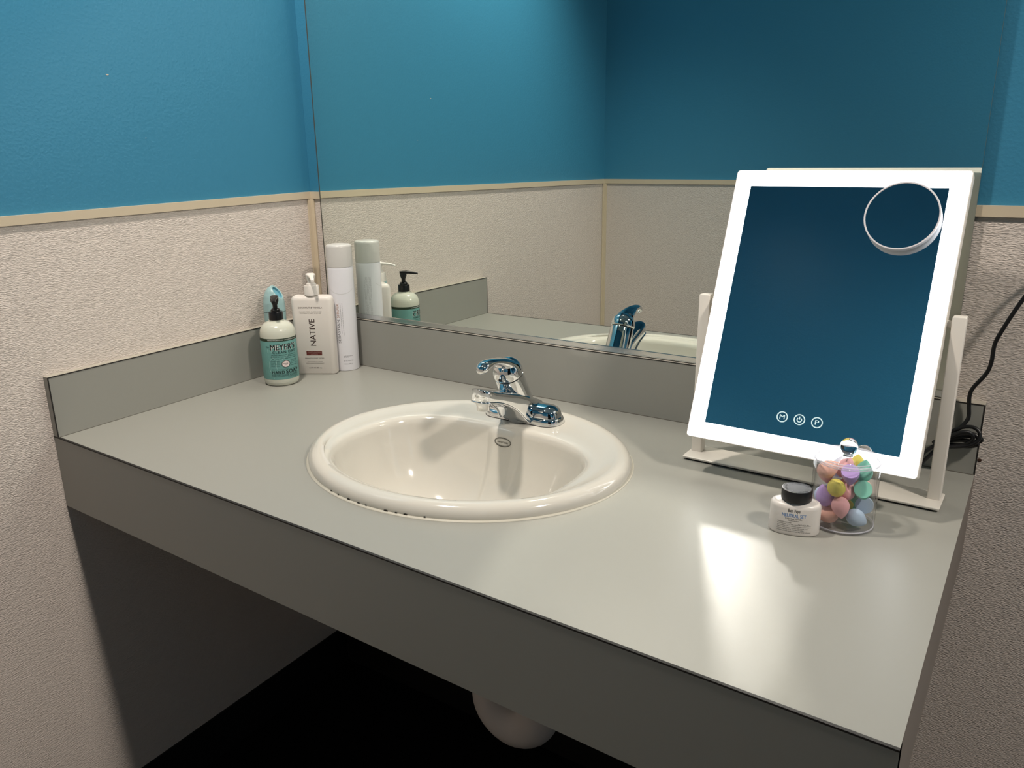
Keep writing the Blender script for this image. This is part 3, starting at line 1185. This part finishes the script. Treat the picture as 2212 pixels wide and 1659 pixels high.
def lot_head():
    h = MB()
    h.lathe([(0.0072, 0.1880), (0.0068, 0.1950), (0.0085, 0.2010), (0.0100, 0.2060), (0.0096, 0.2090), (0.0070, 0.2108), (0.0030, 0.2113)], 28)
    sec = []
    for (x, z, hy, hz) in ((-0.0090, 0.2075, 0.0055, 0.0020), (0.000, 0.2075, 0.0088, 0.0034), (0.009, 0.2066, 0.0070, 0.0034), (0.017, 0.2058, 0.0052, 0.0030), (0.026, 0.2046, 0.0042, 0.0026), (0.034, 0.2026, 0.0036, 0.0023), (0.038, 0.2004, 0.0032, 0.0020)):
        sec.append([Vector((x, a, z + b)) for a, b in superellipse(hy, hz, 2.6, 24)])
    h.loft(sec)
    return h


hp = pump(lot, PUMPW, 0.1668, 0.0152, 0.0195, (0.0100, 0.0050), 0.0066, 0.1930, lot_head, math.radians(-68), ribs=32)

# ------------------------------------------------------------------ spray can
HC = (0.1070, -0.0455)
can = empty('spray_can', (*HC, H), 'tall slim white hairspray can with pale grey cap, against the backsplash', 'can')
CANW = mat('white enamelled can', (0.70, 0.695, 0.73), 0.24, coat=0.2)
CAPG = mat('pale grey cap', (0.56, 0.545, 0.52), 0.28)
m = MB()
m.lathe([(0.0240, 0.0), (0.0262, 0.0006), (0.0266, 0.0030), (0.0266, 0.2150), (0.0260, 0.2185), (0.0255, 0.2200)], 64)
m.build('can_body', CANW, can, smooth=45)
m = MB()
m.lathe([(0.0255, 0.2192), (0.0266, 0.2200), (0.0266, 0.2600), (0.0258, 0.2635), (0.0235, 0.2652), (0.0150, 0.2663), (0.0020, 0.2667)], 64)
m.build('cap', CAPG, can, smooth=45)
VA = math.atan2(CAMXY.y - HC[1], CAMXY.x - HC[0])
fc_ = lambda d, off=0.00012: cyl_map(0.0266, VA + math.radians(d), off)
GREYP = mat('grey print', (0.16, 0.16, 0.17), 0.5)
ORNP = mat('copper print', (0.52, 0.27, 0.16), 0.45)
print_on([(*fit_glyphs('SEBASTIAN.', 0.0520, 0.0052, bold=0.008, rot=1), 0, 0.0870)], fc_(-25), 'brand_print', GREYP, can)
print_on([(*fit_glyphs('SHAPER.', 0.0310, 0.0052, bold=-0.004, rot=1), 0, 0.1305)], fc_(-25), 'shaper_print', ORNP, can)
items = [(*fit_glyphs('professional', 0.0500, 0.0016, rot=1, spacing=2.2), -0.0062, 0.090),
         (*fit_glyphs('dry to touch working hairspray with control', 0.0640, 0.0019, rot=1), 0.0062, 0.1140),
         (*fit_glyphs('laque de travail seche au toucher avec tenue', 0.0680, 0.0019, rot=1), 0.0098, 0.1120)]
print_on(items, fc_(-25), 'small_print', GREYP, can)
items = [(*fit_glyphs('hold and control', 0.0190, 0.0021, bold=0.008), 0.001, 0.0330), (*fit_glyphs('hairspray', 0.0105, 0.0021, bold=0.008), -0.0032, 0.0303),
         (*fit_glyphs('NET WT./POIDS NET', 0.0205, 0.0024), 0.0012, 0.0222), (*fit_glyphs('10.6 oz (300 g)', 0.0170, 0.0032), 0.0004, 0.0152)]
print_on(items, fc_(6), 'weight_print', GREYP, can)
# faint silver arc
print_on([path2d([(-0.028, 0.1755), (-0.018, 0.1690), (-0.006, 0.1655), (0.006, 0.1655), (0.018, 0.1690), (0.028, 0.1755)], 0.0011, 8)], fc_(-2), 'silver_arc', mat('silver arc', (0.55, 0.55, 0.56), 0.35), can)
# ingredient lines on the back, seen in the mirror
items = []
random.seed(7)
for k in range(9):
    ln = 0.150 if k < 6 else 0.060 + 0.02 * (k % 2)
    words = ' '.join(random.choice(('alcohol', 'water', 'copolymer', 'fragrance', 'ether', 'acid', 'avoid', 'spray', 'flamme', 'keep')) for _ in range(14 if k < 6 else 6))
    items.append((*fit_glyphs(words, ln, 0.0016, rot=1), 0.0026 * (k - 4), 0.115 - (0.150 - ln) / 2))
VB = math.atan2(1.20 - HC[1], 1.3267 - HC[0])
print_on(items, cyl_map(0.0266, VB + math.radians(16), 0.0002), 'back_print', GREYP, can)

# ------------------------------------------------------------------ egg shaped air freshener
EC = (0.0255, -0.1580)
egg = empty('air_freshener', (*EC, H), 'aqua egg shaped air freshener with slanted top tucked behind the soap bottle', 'air freshener')
AQ = mat('pale aqua plastic', (0.30, 0.455, 0.465), 0.28)
AQD = mat('deeper aqua plastic', (0.14, 0.35, 0.43), 0.4)


def egg_r(z):
    pts = [(0.0, 0.0170), (0.02, 0.0180), (0.06, 0.0186), (0.10, 0.0206), (0.125, 0.0220), (0.140, 0.0222), (0.155, 0.0214), (0.168, 0.0190), (0.178, 0.0150), (0.185, 0.0095), (0.189, 0.0020)]
    for (a, b), (c, d) in zip(pts, pts[1:]):
        if a <= z <= c:
            t = (z - a) / (c - a)
            return b + (d - b) * t
    return 0.001


m = MB()
m.lathe([(egg_r(z), z) for z in [0.136 * k / 20 for k in range(21)]], 48, cap1=False)
m.build('egg_base', AQ, egg, smooth=60)
# upper shell, cut by a slanted plane that falls to the right as the camera sees it
VE = math.atan2(CAMXY.y - EC[1], CAMXY.x - EC[0])
ra = VE + PI / 2
cutn = Vector((math.cos(ra - 0.5) * 0.80, math.sin(ra - 0.5) * 0.80, 0.60)).normalized()
cutp = Vector((math.cos(ra - 0.5) * 0.0115, math.sin(ra - 0.5) * 0.0115, 0.1730))
zs = [0.1368 + (0.1885 - 0.1368) * (k / 26) for k in range(27)]
m = MB()
m.lathe([(egg_r(z), z) for z in zs], 48, cap0=True, cap1=True)
sh = m.build('egg_shell', AQ, egg)
bm = bmesh.new()
bm.from_mesh(sh.data)
res = bmesh.ops.bisect_plane(bm, geom=bm.verts[:] + bm.edges[:] + bm.faces[:], plane_co=cutp, plane_no=cutn, clear_outer=True)
edges = [e for e in res['geom_cut'] if isinstance(e, bmesh.types.BMEdge)]
loop = bmesh.ops.extrude_edge_only(bm, edges=edges)
nv = [g for g in loop['geom'] if isinstance(g, bmesh.types.BMVert)]
cen = Vector((0, 0, 0))
for v in nv:
    cen += v.co
cen /= len(nv)
for v in nv:
    v.co = cen + (v.co - cen) * 0.80 + (-cutn) * 0.0005
bm.to_mesh(sh.data)
rimpts = [(v.co.copy()) for v in nv]
bm.free()
smooth_by_angle(sh, 40)
# recessed deeper aqua gel face
rimpts.sort(key=lambda p: math.atan2((p - cen).dot(cutn.orthogonal()), (p - cen).dot(cutn.cross(cutn.orthogonal()))))
m = MB()
n_ = len(rimpts)
m.add([p - cutn * 0.004 for p in rimpts] + rimpts, [tuple(range(n_))] + [(i, (i + 1) % n_, n_ + (i + 1) % n_, n_ + i) for i in range(n_)])
m.build('gel_face', AQD, sh)

# ------------------------------------------------------------------ lighted vanity mirror
VY = -0.0154
VC = Vector((1.0923, -0.1425, 0))
vm = empty('lighted_mirror', (VC.x, VC.y, H), 'white tilting tabletop makeup mirror with glowing frame on the counter', 'mirror', rotz=VY)
m = MB()
m.loft([[(x, y, z) for x, y in rrect(0.3420 - 2 * i_, 0.0560 - 2 * i_, 0.003, 4)] for i_, z in ((0.0003, 0.0028), (0.0, 0.0034), (0.0, 0.0052), (0.0006, 0.0058))])
m.build('base_plate', WHITEP, vm, smooth=40)
m = MB()
m.loft([[(x, y, z) for x, y in rrect(0.3340, 0.0500, 0.003, 4)] for z in (0.0002, 0.0030)])
m.build('foot_pad', RUBBER, vm)
TIL = 0.3861
PIV = Vector((0, -0.0045, 0.2352))
uv_ = Vector((1, 0, 0))
vv_ = Vector((0, math.sin(TIL), math.cos(TIL)))
nn_ = uv_.cross(vv_)


def PL(u, v, n):
    return PIV + uv_ * u + vv_ * v + nn_ * n


for sx in (-1, 1):
    xo = sx * 0.1605
    m = MB()
    x_in, x_out = (xo - 0.0078, xo + 0.0078)
    m.loft([[(xo + a, 0.0075 + b, z) for a, b in rrect(0.0156 - 2 * i_, 0.0165 - 2 * i_, 0.0014, 3)] for i_, z in ((0, 0.0056), (0, 0.2425), (0.0006, 0.2436), (0.0018, 0.2440))])
    m.build('support_post', WHITEP, vm, smooth=40)
PWID, PHEI = 0.2950, 0.3853
m = MB()
rings = []
for (ins, n) in ((0.0065, -0.0200), (0.0040, -0.0215), (0.0, -0.0185), (0.0, -0.0010), (0.0006, 0.0), (0.0016, 0.0004)):
    pass
for (ins, n) in ((0.012, -0.0190), (0.0022, -0.0190), (0.0, -0.0170), (0.0, -0.0012), (0.0007, 0.0)):
    rings.append([PL(a, b, n) for a, b in rrect(PWID - 2 * ins, PHEI - 2 * ins, 0.0045, 5)])
m.loft(rings)
hs = m.build('mirror_housing', WHITEP, vm, smooth=40)
LEDM = emit('glowing light strip', LED_COL, LED)
m = MB()
ro = [PL(a, b, 0.0004) for a, b in rrect(PWID - 0.0030, PHEI - 0.0030, 0.0035, 5)]
ri = [PL(a, b, 0.0004) for a, b in rrect(0.2479, 0.3384, 0.0004, 5)]
m.loft([ro, ri], False, False)
m.build('light_strip', LEDM, hs)
m = MB()
g0 = rrect(0.2479, 0.3384, 0.0004, 5)
m.loft([[PL(a, b, -0.0005) for a, b in g0], [PL(a, b, 0.0003) for a, b in g0]])
m.build('mirror_glass', VMIRR, hs)
BTN = emit('backlit touch mark', (0.75, 0.95, 0.92), 0.95)
for k, u0 in enumerate((-0.0222, 0.0, 0.0222)):
    v0 = -0.1441
    its = [ring2d(u0, v0, 0.0059, 0.0072)]
    if k == 0:
        its.append((*fit_glyphs('M', 0.0064, 0.0058), u0, v0))
    elif k == 2:
        its.append((*fit_glyphs('P', 0.0048, 0.0060, bold=0.006), u0, v0))
    else:
        pv, pf = [], []
        n_ = 22
        for i in range(n_ + 1):
            a = math.radians(90 + 42 + (360 - 84) * i / n_)
            pv += [(u0 + 0.0022 * math.cos(a), v0 - 0.0003 + 0.0022 * math.sin(a)), (u0 + 0.0034 * math.cos(a), v0 - 0.0003 + 0.0034 * math.sin(a))]
        for i in range(n_):
            pf.append((2 * i, 2 * i + 1, 2 * i + 3, 2 * i + 2))
        its.append((pv, pf, 0, 0))
        its.append(strip(u0, v0 + 0.0022, 0.0012, 0.0040))
    b_ = print_on(its, lambda u, v: PL(u, v, 0.0006), 'touch_button', BTN, hs)
    b_['label'] = ('glowing M touch mark', 'glowing power touch mark', 'glowing P touch mark')[k]
# pivots
for sx in (-1, 1):
    m = MB()
    x0_, x1_ = sorted((sx * 0.1470, sx * 0.1535))
    m.tube([(x0_, 0.0075, 0.2330), (x1_, 0.0075, 0.2330)], 0.005, 16)
    m.build('pivot_pin', WHITEP, vm, smooth=40)

# round magnifying mirror stuck on the glass
Rz = Matrix.Rotation(VY, 4, 'Z')
mc = Rz @ PL(0.0780, 0.1286, 0.0012)
mg = empty('magnifying_mirror', (VC.x + mc.x, VC.y + mc.y, H + mc.z), 'small round magnifying mirror stuck to the upper right of the glowing mirror', 'mirror')
mg.rotation_euler = (Rz.to_3x3() @ Matrix((uv_, vv_, nn_)).transposed()).to_euler()
MAGW = mat('white magnifier rim', (0.66, 0.64, 0.66), 0.35)
m = MB()
m.lathe([(0.0360, 0.0), (0.0410, 0.0004), (0.0432, 0.0030), (0.0440, 0.0080), (0.0440, 0.0118), (0.0436, 0.0126), (0.0420, 0.0126), (0.0418, 0.0112), (0.0050, 0.0112)], 72)
m.build('rim', MAGW, mg, smooth=40)
m = MB()
m.lathe([(0.0418, 0.0108), (0.0418, 0.0116)], 72)
m.build('magnifier_glass', VMIRR, mg)

# ------------------------------------------------------------------ power cord, bundled behind the mirror
cord = empty('power_cord', (1.262, -0.030, H), 'thin black power cord with a tied coil behind the lighted mirror', 'cord')


def CL(x, y, z):
    return (x - 1.262, y + 0.030, z)


up_path = [CL(1.2480, -0.028, 0.046), CL(1.262, -0.024, 0.066), CL(1.2715, -0.020, 0.082), CL(1.2705, -0.020, 0.100), CL(1.2695, -0.022, 0.116), CL(1.2725, -0.022, 0.128), CL(1.2845, -0.024, 0.149),
           CL(1.2885, -0.026, 0.166), CL(1.2893, -0.028, 0.192), CL(1.2965, -0.030, 0.215), CL(1.3055, -0.030, 0.238), CL(1.3130, -0.028, 0.255), CL(1.330, -0.024, 0.290), CL(1.352, -0.018, 0.312), CL(1.372, -0.010, 0.300), CL(1.380, -0.006, 0.285)]
m = MB()
m.tube(catmull(up_path, 8), 0.0027, 10)
m.build('cord_run', CABLE, cord, smooth=60)
ang = math.radians(22)
for k, (cx, cy, cz, ra_, rb_, tilt) in enumerate(((1.2640, -0.030, 0.0560, 0.0270, 0.0165, 26), (1.2625, -0.034, 0.0520, 0.0265, 0.0105, 20), (1.2640, -0.026, 0.0500, 0.0285, 0.0085, 14), (1.2600, -0.038, 0.0535, 0.0240, 0.0130, 30), (1.2610, -0.022, 0.0455, 0.0270, 0.0070, 10))):
    t_ = math.radians(tilt)
    pts = []
    for i in range(30):
        a = 2 * PI * i / 30
        q = 1.0 if math.cos(a) > 0 else 0.75
        uu, ww = ra_ * math.cos(a), rb_ * math.sin(a) * (0.35 + 0.65 * (1 + math.cos(a)) / 2)
        pts.append(CL(cx + uu * math.cos(t_) - ww * math.sin(t_), cy + 0.004 * math.sin(a + k), cz + uu * math.sin(t_) + ww * math.cos(t_)))
    m = MB()
    m.tube(pts, 0.0026, 8, closed=True)
    m.build('coil_loop', CABLE, cord, smooth=60)
tail = [CL(1.2470, -0.029, 0.046), CL(1.240, -0.032, 0.036), CL(1.229, -0.036, 0.020), CL(1.218, -0.042, 0.006), CL(1.200, -0.052, 0.0030), CL(1.165, -0.064, 0.0030), CL(1.125, -0.072, 0.012), CL(1.105, -0.082, 0.060), CL(1.100, -0.0845, 0.100), CL(1.099, -0.0850, 0.125)]
m = MB()
m.tube(catmull(tail, 8), 0.0026, 10)
m.build('cord_tail', CABLE, cord, smooth=60)
tail2 = [CL(1.2470, -0.031, 0.0475), CL(1.238, -0.035, 0.042), CL(1.226, -0.040, 0.030), CL(1.214, -0.044, 0.012), CL(1.196, -0.047, 0.0030), CL(1.170, -0.047, 0.0030)]
m = MB()
m.tube(catmull(tail2, 8), 0.0026, 10)
m.build('cord_end', CABLE, cord, smooth=60)
m = MB()
m.tube([CL(1.2445, -0.0300, 0.0455), CL(1.2500, -0.0300, 0.0480)], 0.0072, 14)
m.build('cable_tie', BLACKP, cord, smooth=50)
# plug in an outlet past the right edge of the frame
out = empty('wall_outlet', (1.380, YB, H + 0.285), 'white wall outlet right of the counter, past the frame', 'outlet')
m = MB()
m.loft([[(x, -n, y) for x, y in rrect(0.070 - 2 * i_, 0.114 - 2 * i_, 0.004, 4)] for i_, n in ((0, 0.0002), (0, 0.004), (0.002, 0.0055))])
m.build('cover_plate', FRAMEW, out, smooth=40)

# ------------------------------------------------------------------ powder bottle
PWC = Vector((1.1225, -0.3150, 0))
pw = empty('powder_bottle', (PWC.x, PWC.y, H), 'small oval white setting powder bottle with black cap, front left of the jar', 'bottle', rotz=math.radians(13))
PWM = mat('white powder plastic', (0.68, 0.64, 0.60), 0.3, sss=0.1)
m = MB()
pr = []
for (ins, z) in ((0.0022, 0.0), (0.0006, 0.0008), (0.0, 0.0025), (0.0, 0.0335), (0.0006, 0.0362), (0.0024, 0.0384), (0.0058, 0.0398), (0.0100, 0.0404)):
    pr.append([(x, y, z) for x, y in superellipse(0.0288 - ins, 0.0172 - ins * 0.7, 2.35, 64)])
pr.append([(x, y, 0.0406) for x, y in superellipse(0.0160, 0.0105, 2.0, 64)])
pr.append([(x, y, 0.0435) for x, y in superellipse(0.0150, 0.0100, 2.0, 64)])
m.loft(pr)
m.build('bottle_body', PWM, pw, smooth=50)
m = MB()
NR = 60
cr_ = []
for (r, z) in ((0.0172, 0.0418), (0.0176, 0.0424), (0.0176, 0.0540), (0.0172, 0.0550), (0.0162, 0.0553), (0.0160, 0.0548), (0.0, 0.0548)):
    cr_.append([(max(r, 0.0003) * math.cos(2 * PI * i / NR), max(r, 0.0003) * math.sin(2 * PI * i / NR), z) for i in range(NR)])
m.loft(cr_)
cap = m.build('cap', mat('black powder cap', (0.009, 0.009, 0.010), 0.35), pw, smooth=40)
m = MB()
m.lathe([(0.0160, 0.0545), (0.0160, 0.0551)], 60)
m.build('cap_disc', mat('black cap top with grey sheen', (0.10, 0.10, 0.105), 0.30, metal=0.6), cap)  # black plastic top, its sheen put in as a grey metallic tint
# raised grey letters in a ring on the cap
its = []
txt = 'BEN NYE  *  MAKEUP  *  BEN NYE  *  '
for i, chh in enumerate(txt):
    if chh == ' ':
        continue
    v, f = fit_glyphs(chh, 0.0013 if chh in 'I*' else 0.0018, 0.0023, bold=0.006)
    a = PI / 2 - 2 * PI * i / len(txt)
    v = [((0.0130 + y) * math.cos(a) + x * math.sin(a), (0.0130 + y) * math.sin(a) - x * math.cos(a)) for x, y in v]
    its.append((v, f, 0, 0))
print_on(its, lambda u, v: Vector((u, v, 0.0554)), 'raised_letters', mat('grey raised letters', (0.42, 0.42, 0.42), 0.3, metal=0.6), cap)


def pw_map(u, v):
    # follow the oval front
    x = u
    q = min(1.0, abs(x) / 0.0288)
    y = -0.0172 * (1 - q ** 2.35) ** (1 / 2.35)
    return Vector((x, y - 0.00012, v))


items = [(*fit_glyphs('Ben Nye', 0.0135, 0.0056, bold=0.01), -0.0010, 0.0318), ]
items += [(*fit_glyphs('Colorless Powder', 0.0195, 0.0021, bold=0.002), -0.0008, 0.0222), (*fit_glyphs('Poudre incolore', 0.0120, 0.0015, bold=0.002), -0.0008, 0.0196)]
rows = [('TRANSLUCENT FACE POWDER', 0.0155, -0.0110), ('Net Wt. 1.5 oz.  42 g', 0.0120, 0.0105), ('Ingredients: talc, zinc stearate, magnesium', 0.0375, 0), ('carbonate, silica. Avoid contact with eyes', 0.0375, 0),
        ('Apply over creme makeup with a soft puff', 0.0340, -0.0018), ('Los Angeles, CA  Made in USA', 0.0300, -0.0038), ('External use only. Keep dry and closed', 0.0375, 0)]
zz = 0.0168
for k, (t, wd, uo) in enumerate(rows):
    if k == 1:
        items.append((*fit_glyphs(t, wd, 0.0014, bold=0.006), uo, zz + 0.0009))
        continue
    items.append((*fit_glyphs(t, wd, 0.0013, bold=0.006), uo, zz))
    zz -= 0.0022
print_on(items, pw_map, 'label_print', mat('black label print', (0.02, 0.02, 0.022), 0.5), pw)
print_on([(*fit_glyphs('NEUTRAL SET', 0.0270, 0.0044, bold=0.012), -0.0008, 0.0262)], pw_map, 'shade_print', mat('blue label print', (0.10, 0.25, 0.55), 0.5), pw)

# ------------------------------------------------------------------ acrylic jar with sponges
JC = Vector((1.1654, -0.2635, 0))
CLEAR = thin_clear('clear acrylic wall')
def glint_edge(name):
    m = bpy.data.materials.new(name)
    m.use_nodes = True
    nt = m.node_tree
    b = nt.nodes['Principled BSDF']
    b.inputs['Base Color'].default_value = (0.80, 0.79, 0.86, 1)  # whitish lilac base paints in the light caught by clear edges
    b.inputs['Roughness'].default_value = 0.08
    t = nt.nodes.new('ShaderNodeBsdfTransparent')
    mx = nt.nodes.new('ShaderNodeMixShader')
    mx.inputs[0].default_value = 0.38
    nt.links.new(t.outputs[0], mx.inputs[1])
    nt.links.new(b.outputs[0], mx.inputs[2])
    nt.links.new(mx.outputs[0], nt.nodes['Material Output'].inputs[0])
    return m


EDGE = glint_edge('acrylic edge glint')
ACR = mat('solid clear acrylic', (1, 1, 1), 0.0, trans=1.0, ior=1.49)
jar = empty('acrylic_jar', (JC.x, JC.y, H), 'clear round acrylic jar holding pastel makeup sponges, before the lighted mirror', 'jar')
m = MB()
m.lathe([(0.0365, 0.0), (0.0375, 0.0006), (0.0375, 0.0820), (0.0370, 0.0826)], 72, cap0=False, cap1=False)
m.lathe([(0.0352, 0.0040), (0.0352, 0.0820), (0.0357, 0.0826)], 72, cap0=False, cap1=False)
m.build('jar_wall', CLEAR, jar, smooth=50)
m = MB()
m.lathe([(0.0362, 0.0002), (0.0374, 0.0012), (0.0374, 0.0030), (0.0364, 0.0040)], 72)
m.build('jar_floor', CLEAR, jar, smooth=40)
for nm, zt, rt_, rr_ in (('foot_rim', 0.0034, 0.0366, 0.0009), ('jar_rim', 0.0822, 0.0364, 0.0009)):
    m = MB()
    m.tube([(rt_ * math.cos(2 * PI * i / 72), rt_ * math.sin(2 * PI * i / 72), zt) for i in range(72)], rr_, 10, closed=True)
    m.build(nm, EDGE, jar, smooth=60)
m = MB()
m.lathe([(0.0330, 0.0838), (0.0384, 0.0838), (0.0388, 0.0846), (0.0388, 0.0868), (0.0382, 0.0876), (0.0004, 0.0876)], 72, cap0=False)
lid = m.build('lid', CLEAR, jar, smooth=40)
for nm, zt, rt_, rr_ in (('lid_rim', 0.0857, 0.0380, 0.0011), ('lid_inner_ring', 0.0868, 0.0330, 0.0009)):
    m = MB()
    m.tube([(rt_ * math.cos(2 * PI * i / 72), rt_ * math.sin(2 * PI * i / 72), zt) for i in range(72)], rr_, 10, closed=True)
    m.build(nm, EDGE, lid, smooth=60)
m = MB()
kp = [(0.0060, 0.0877), (0.0050, 0.0890)]
for k in range(17):
    a = -PI / 2 + 0.5 + (PI - 0.5) * k / 16
    kp.append((max(0.0104 * math.cos(a), 0.0004), 0.0994 + 0.0104 * math.sin(a)))
m.lathe(kp, 40)
m.build('lid_knob', ACR, lid, smooth=60)

# sponges
lv = Vector((0.985, 0.170, 0)).normalized()          # to the right, seen from the camera
dv_ = Vector((0.170, -0.985, 0)).normalized()        # towards the camera
PEACH, PINK, PURP, YEL, MINT, BLU, PALE, LIL = ((0.80, 0.46, 0.37), (0.80, 0.43, 0.44), (0.45, 0.31, 0.62), (0.72, 0.62, 0.13), (0.22, 0.56, 0.44), (0.42, 0.53, 0.66), (0.70, 0.74, 0.86), (0.55, 0.62, 0.86))
# (lateral, towards camera, height, colour, axis (lat, dep, up) = direction of the point, cut, label)
SP = [
    (-0.010, 0.019, 0.0155, PEACH, (-1, 0.1, -0.15), 0, 'peach makeup sponge lying on the jar floor at the front left'),
    (0.0070, 0.0235, 0.0290, PINK, (0.18, 0.1, -1), 0, 'big pink teardrop makeup sponge, point down against the front of the jar'),
    (0.0190, 0.0150, 0.0150, BLU, (0.5, -0.2, -0.35), 0, 'grey blue makeup sponge on the jar floor at the front right'),
    (0.0250, 0.0030, 0.0325, BLU, (-0.35, -0.75, -0.7), 1, 'grey blue makeup sponge with a flat cut face low at the right'),
    (-0.0225, 0.0120, 0.0320, PURP, (-0.3, -0.3, 1), 0, 'purple makeup sponge low at the left wall of the jar, half behind the powder bottle'),
    (-0.0105, 0.0225, 0.0560, YEL, (-0.25, -0.9, 0.25), 0, 'bright yellow makeup sponge at the front middle of the jar'),
    (0.0080, 0.0120, 0.0480, PINK, (-0.3, -0.5, 0.6), 0, 'small pink makeup sponge just right of the bright yellow one'),
    (0.0235, 0.0125, 0.0600, MINT, (0.15, -0.4, -0.9), 1, 'mint green makeup sponge with a flat cut top at the front right'),
    (0.0280, -0.0080, 0.0660, MINT, (0.1, -0.3, 0.9), 0, 'mint green makeup sponge behind the flat cut mint one'),
    (0.0050, 0.0100, 0.0690, PURP, (0.05, 0.1, -1), 1, 'lilac makeup sponge pointing down below the lid knob'),
    (-0.0165, 0.0090, 0.0720, PEACH, (0.7, -0.3, 0.45), 0, 'peach makeup sponge at the upper left touching the lid'),
    (-0.0095, -0.0120, 0.0725, PINK, (0.3, -0.3, 0.6), 0, 'pinkish makeup sponge at the top back left under the lid'),
    (-0.0265, -0.0040, 0.0610, PEACH, (0.2, 0.2, -1), 0, 'peach makeup sponge against the left wall of the jar below the lid'),
    (0.0165, -0.0170, 0.0715, YEL, (0.0, 0.0, 1), 0, 'yellow makeup sponge at the top of the jar right of the knob'),
    (0.0020, -0.0235, 0.0715, PALE, (0.1, 0, 1), 0, 'whitish makeup sponge at the top back behind the knob'),
    (-0.0265, -0.0090, 0.0390, LIL, (0.3, 0.2, 1), 0, 'periwinkle makeup sponge at the far left above the purple one'),
    (-0.0130, -0.0020, 0.0500, PURP, (0.2, 0.5, 0.6), 0, 'deep purple makeup sponge behind the bright yellow one'),
    (-0.0060, -0.0030, 0.0280, YEL, (0.5, 0.3, 0.3), 0, 'mustard yellow makeup sponge seen in the gap at the middle of the jar'),
    (0.0230, -0.0120, 0.0420, PEACH, (-0.2, 0.1, 1), 0, 'peach makeup sponge at the right behind the grey blue cut one'),
    (0.0070, -0.0080, 0.0300, MINT, (0.2, 0.3, 0.8), 0, 'mint green makeup sponge glimpsed deep in the middle of the jar'),
    (-0.0080, -0.0200, 0.0160, PINK, (1, 0.2, 0.1), 0, 'pink makeup sponge on the jar floor at the back'),
]
RS, LS = 0.0104, 0.0140
cen_ = [Vector((a, b, c)) for a, b, c, *_ in SP]
axs = [Vector(s[4]).normalized() for s in SP]


def blobs(i):
    return (cen_[i] + axs[i] * 0.0048, 0.0088), (cen_[i] - axs[i] * 0.0034, 0.0104)


for itn in range(260):
    for i in range(len(SP)):
        for j in range(i + 1, len(SP)):
            for pa, ra_ in blobs(i):
                for pb, rb2 in blobs(j):
                    d = pb - pa
                    ln = d.length
                    ov = ra_ + rb2 + 0.0002 - ln
                    if ov > 0:
                        mv = d.normalized() * ov * 0.35
                        cen_[i] -= mv
                        cen_[j] += mv
        for p, r in blobs(i):
            hd_ = Vector((p.x, p.y, 0))
            if hd_.length > 0.0349 - r:
                cen_[i] -= hd_.normalized() * (hd_.length - (0.0349 - r))
        tip = max(axs[i].z * 0.0158, -axs[i].z * 0.0132, 0) if abs(axs[i].z) > 0.5 else 0.0
        lo = min(p.z - r for p, r in blobs(i))
        hi = max(p.z + r for p, r in blobs(i))
        if lo < 0.0042:
            cen_[i].z += 0.0042 - lo
        if hi > 0.0834:
            cen_[i].z -= hi - 0.0834


def sponge_mesh(cut):
    n = 28
    rings = []
    K = 20
    for k in range(K + 1):
        t = k / K
        z = -0.0138 + 0.0274 * t
        # rounded butt, drawn-out point (the point is +z)
        if t < 0.42:
            q = (0.42 - t) / 0.42
            r = RS * math.sqrt(max(0.0, 1 - q * q))
        else:
            q = (t - 0.42) / 0.58
            r = RS * max(0.0, 1 - q ** 1.75) ** 0.86
        rings.append([(max(r, 0.0002) * math.cos(2 * PI * i / n), max(r, 0.0002) * math.sin(2 * PI * i / n), z) for i in range(n)])
    mm = MB()
    mm.loft(rings)
    me = bpy.data.meshes.new('makeup_sponge')
    me.from_pydata([tuple(v) for v in mm.v], [], mm.f)
    bm_ = bmesh.new()
    bm_.from_mesh(me)
    if cut:
        r_ = bmesh.ops.bisect_plane(bm_, geom=bm_.verts[:] + bm_.edges[:] + bm_.faces[:], plane_co=(0, 0, -0.0060), plane_no=Vector((0.0, 0.62, -0.78)), clear_outer=True)
        ed = [e for e in r_['geom_cut'] if isinstance(e, bmesh.types.BMEdge)]
        bmesh.ops.contextual_create(bm_, geom=ed)
    bmesh.ops.recalc_face_normals(bm_, faces=bm_.faces)
    for e in bm_.edges:
        e.smooth = not (len(e.link_faces) == 2 and e.calc_face_angle(0) > 0.6)
    for f_ in bm_.faces:
        f_.smooth = True
    bm_.to_mesh(me)
    bm_.free()
    return me


smats = {}
base_me = {0: sponge_mesh(0), 1: sponge_mesh(1)}
for i, s in enumerate(SP):
    key = (s[3], s[5])
    if key not in smats:
        if s[3] not in smats:
            mm_ = mat('sponge foam', s[3], 0.75, sss=0.15, spec=0.25)
            add_bump(mm_, nscale=1800, detail=2, strength=0.15, dist=0.0002)
            smats[s[3]] = mm_
        me = base_me[s[5]].copy()
        me.materials.append(smats[s[3]])
        smats[key] = me
    o = bpy.data.objects.new('makeup_sponge', smats[key])
    COL.objects.link(o)
    c = cen_[i]
    pos = JC + lv * c.x + dv_ * c.y + Vector((0, 0, c.z + H))
    a = axs[i]
    axw = (lv * a.x + dv_ * a.y + Vector((0, 0, a.z))).normalized()
    # orientation: local z along the point, the cut face turned to the camera
    yref = dv_ + Vector((0, 0, 0.35))
    yl = (yref - axw * yref.dot(axw)).normalized()
    xl = yl.cross(axw)
    R3 = Matrix((xl, yl, axw)).transposed()
    o.matrix_world = Matrix.Translation(pos) @ R3.to_4x4()
    o['label'] = s[6]
    o['category'] = 'sponge'
    o['group'] = 'makeup sponges in the acrylic jar'
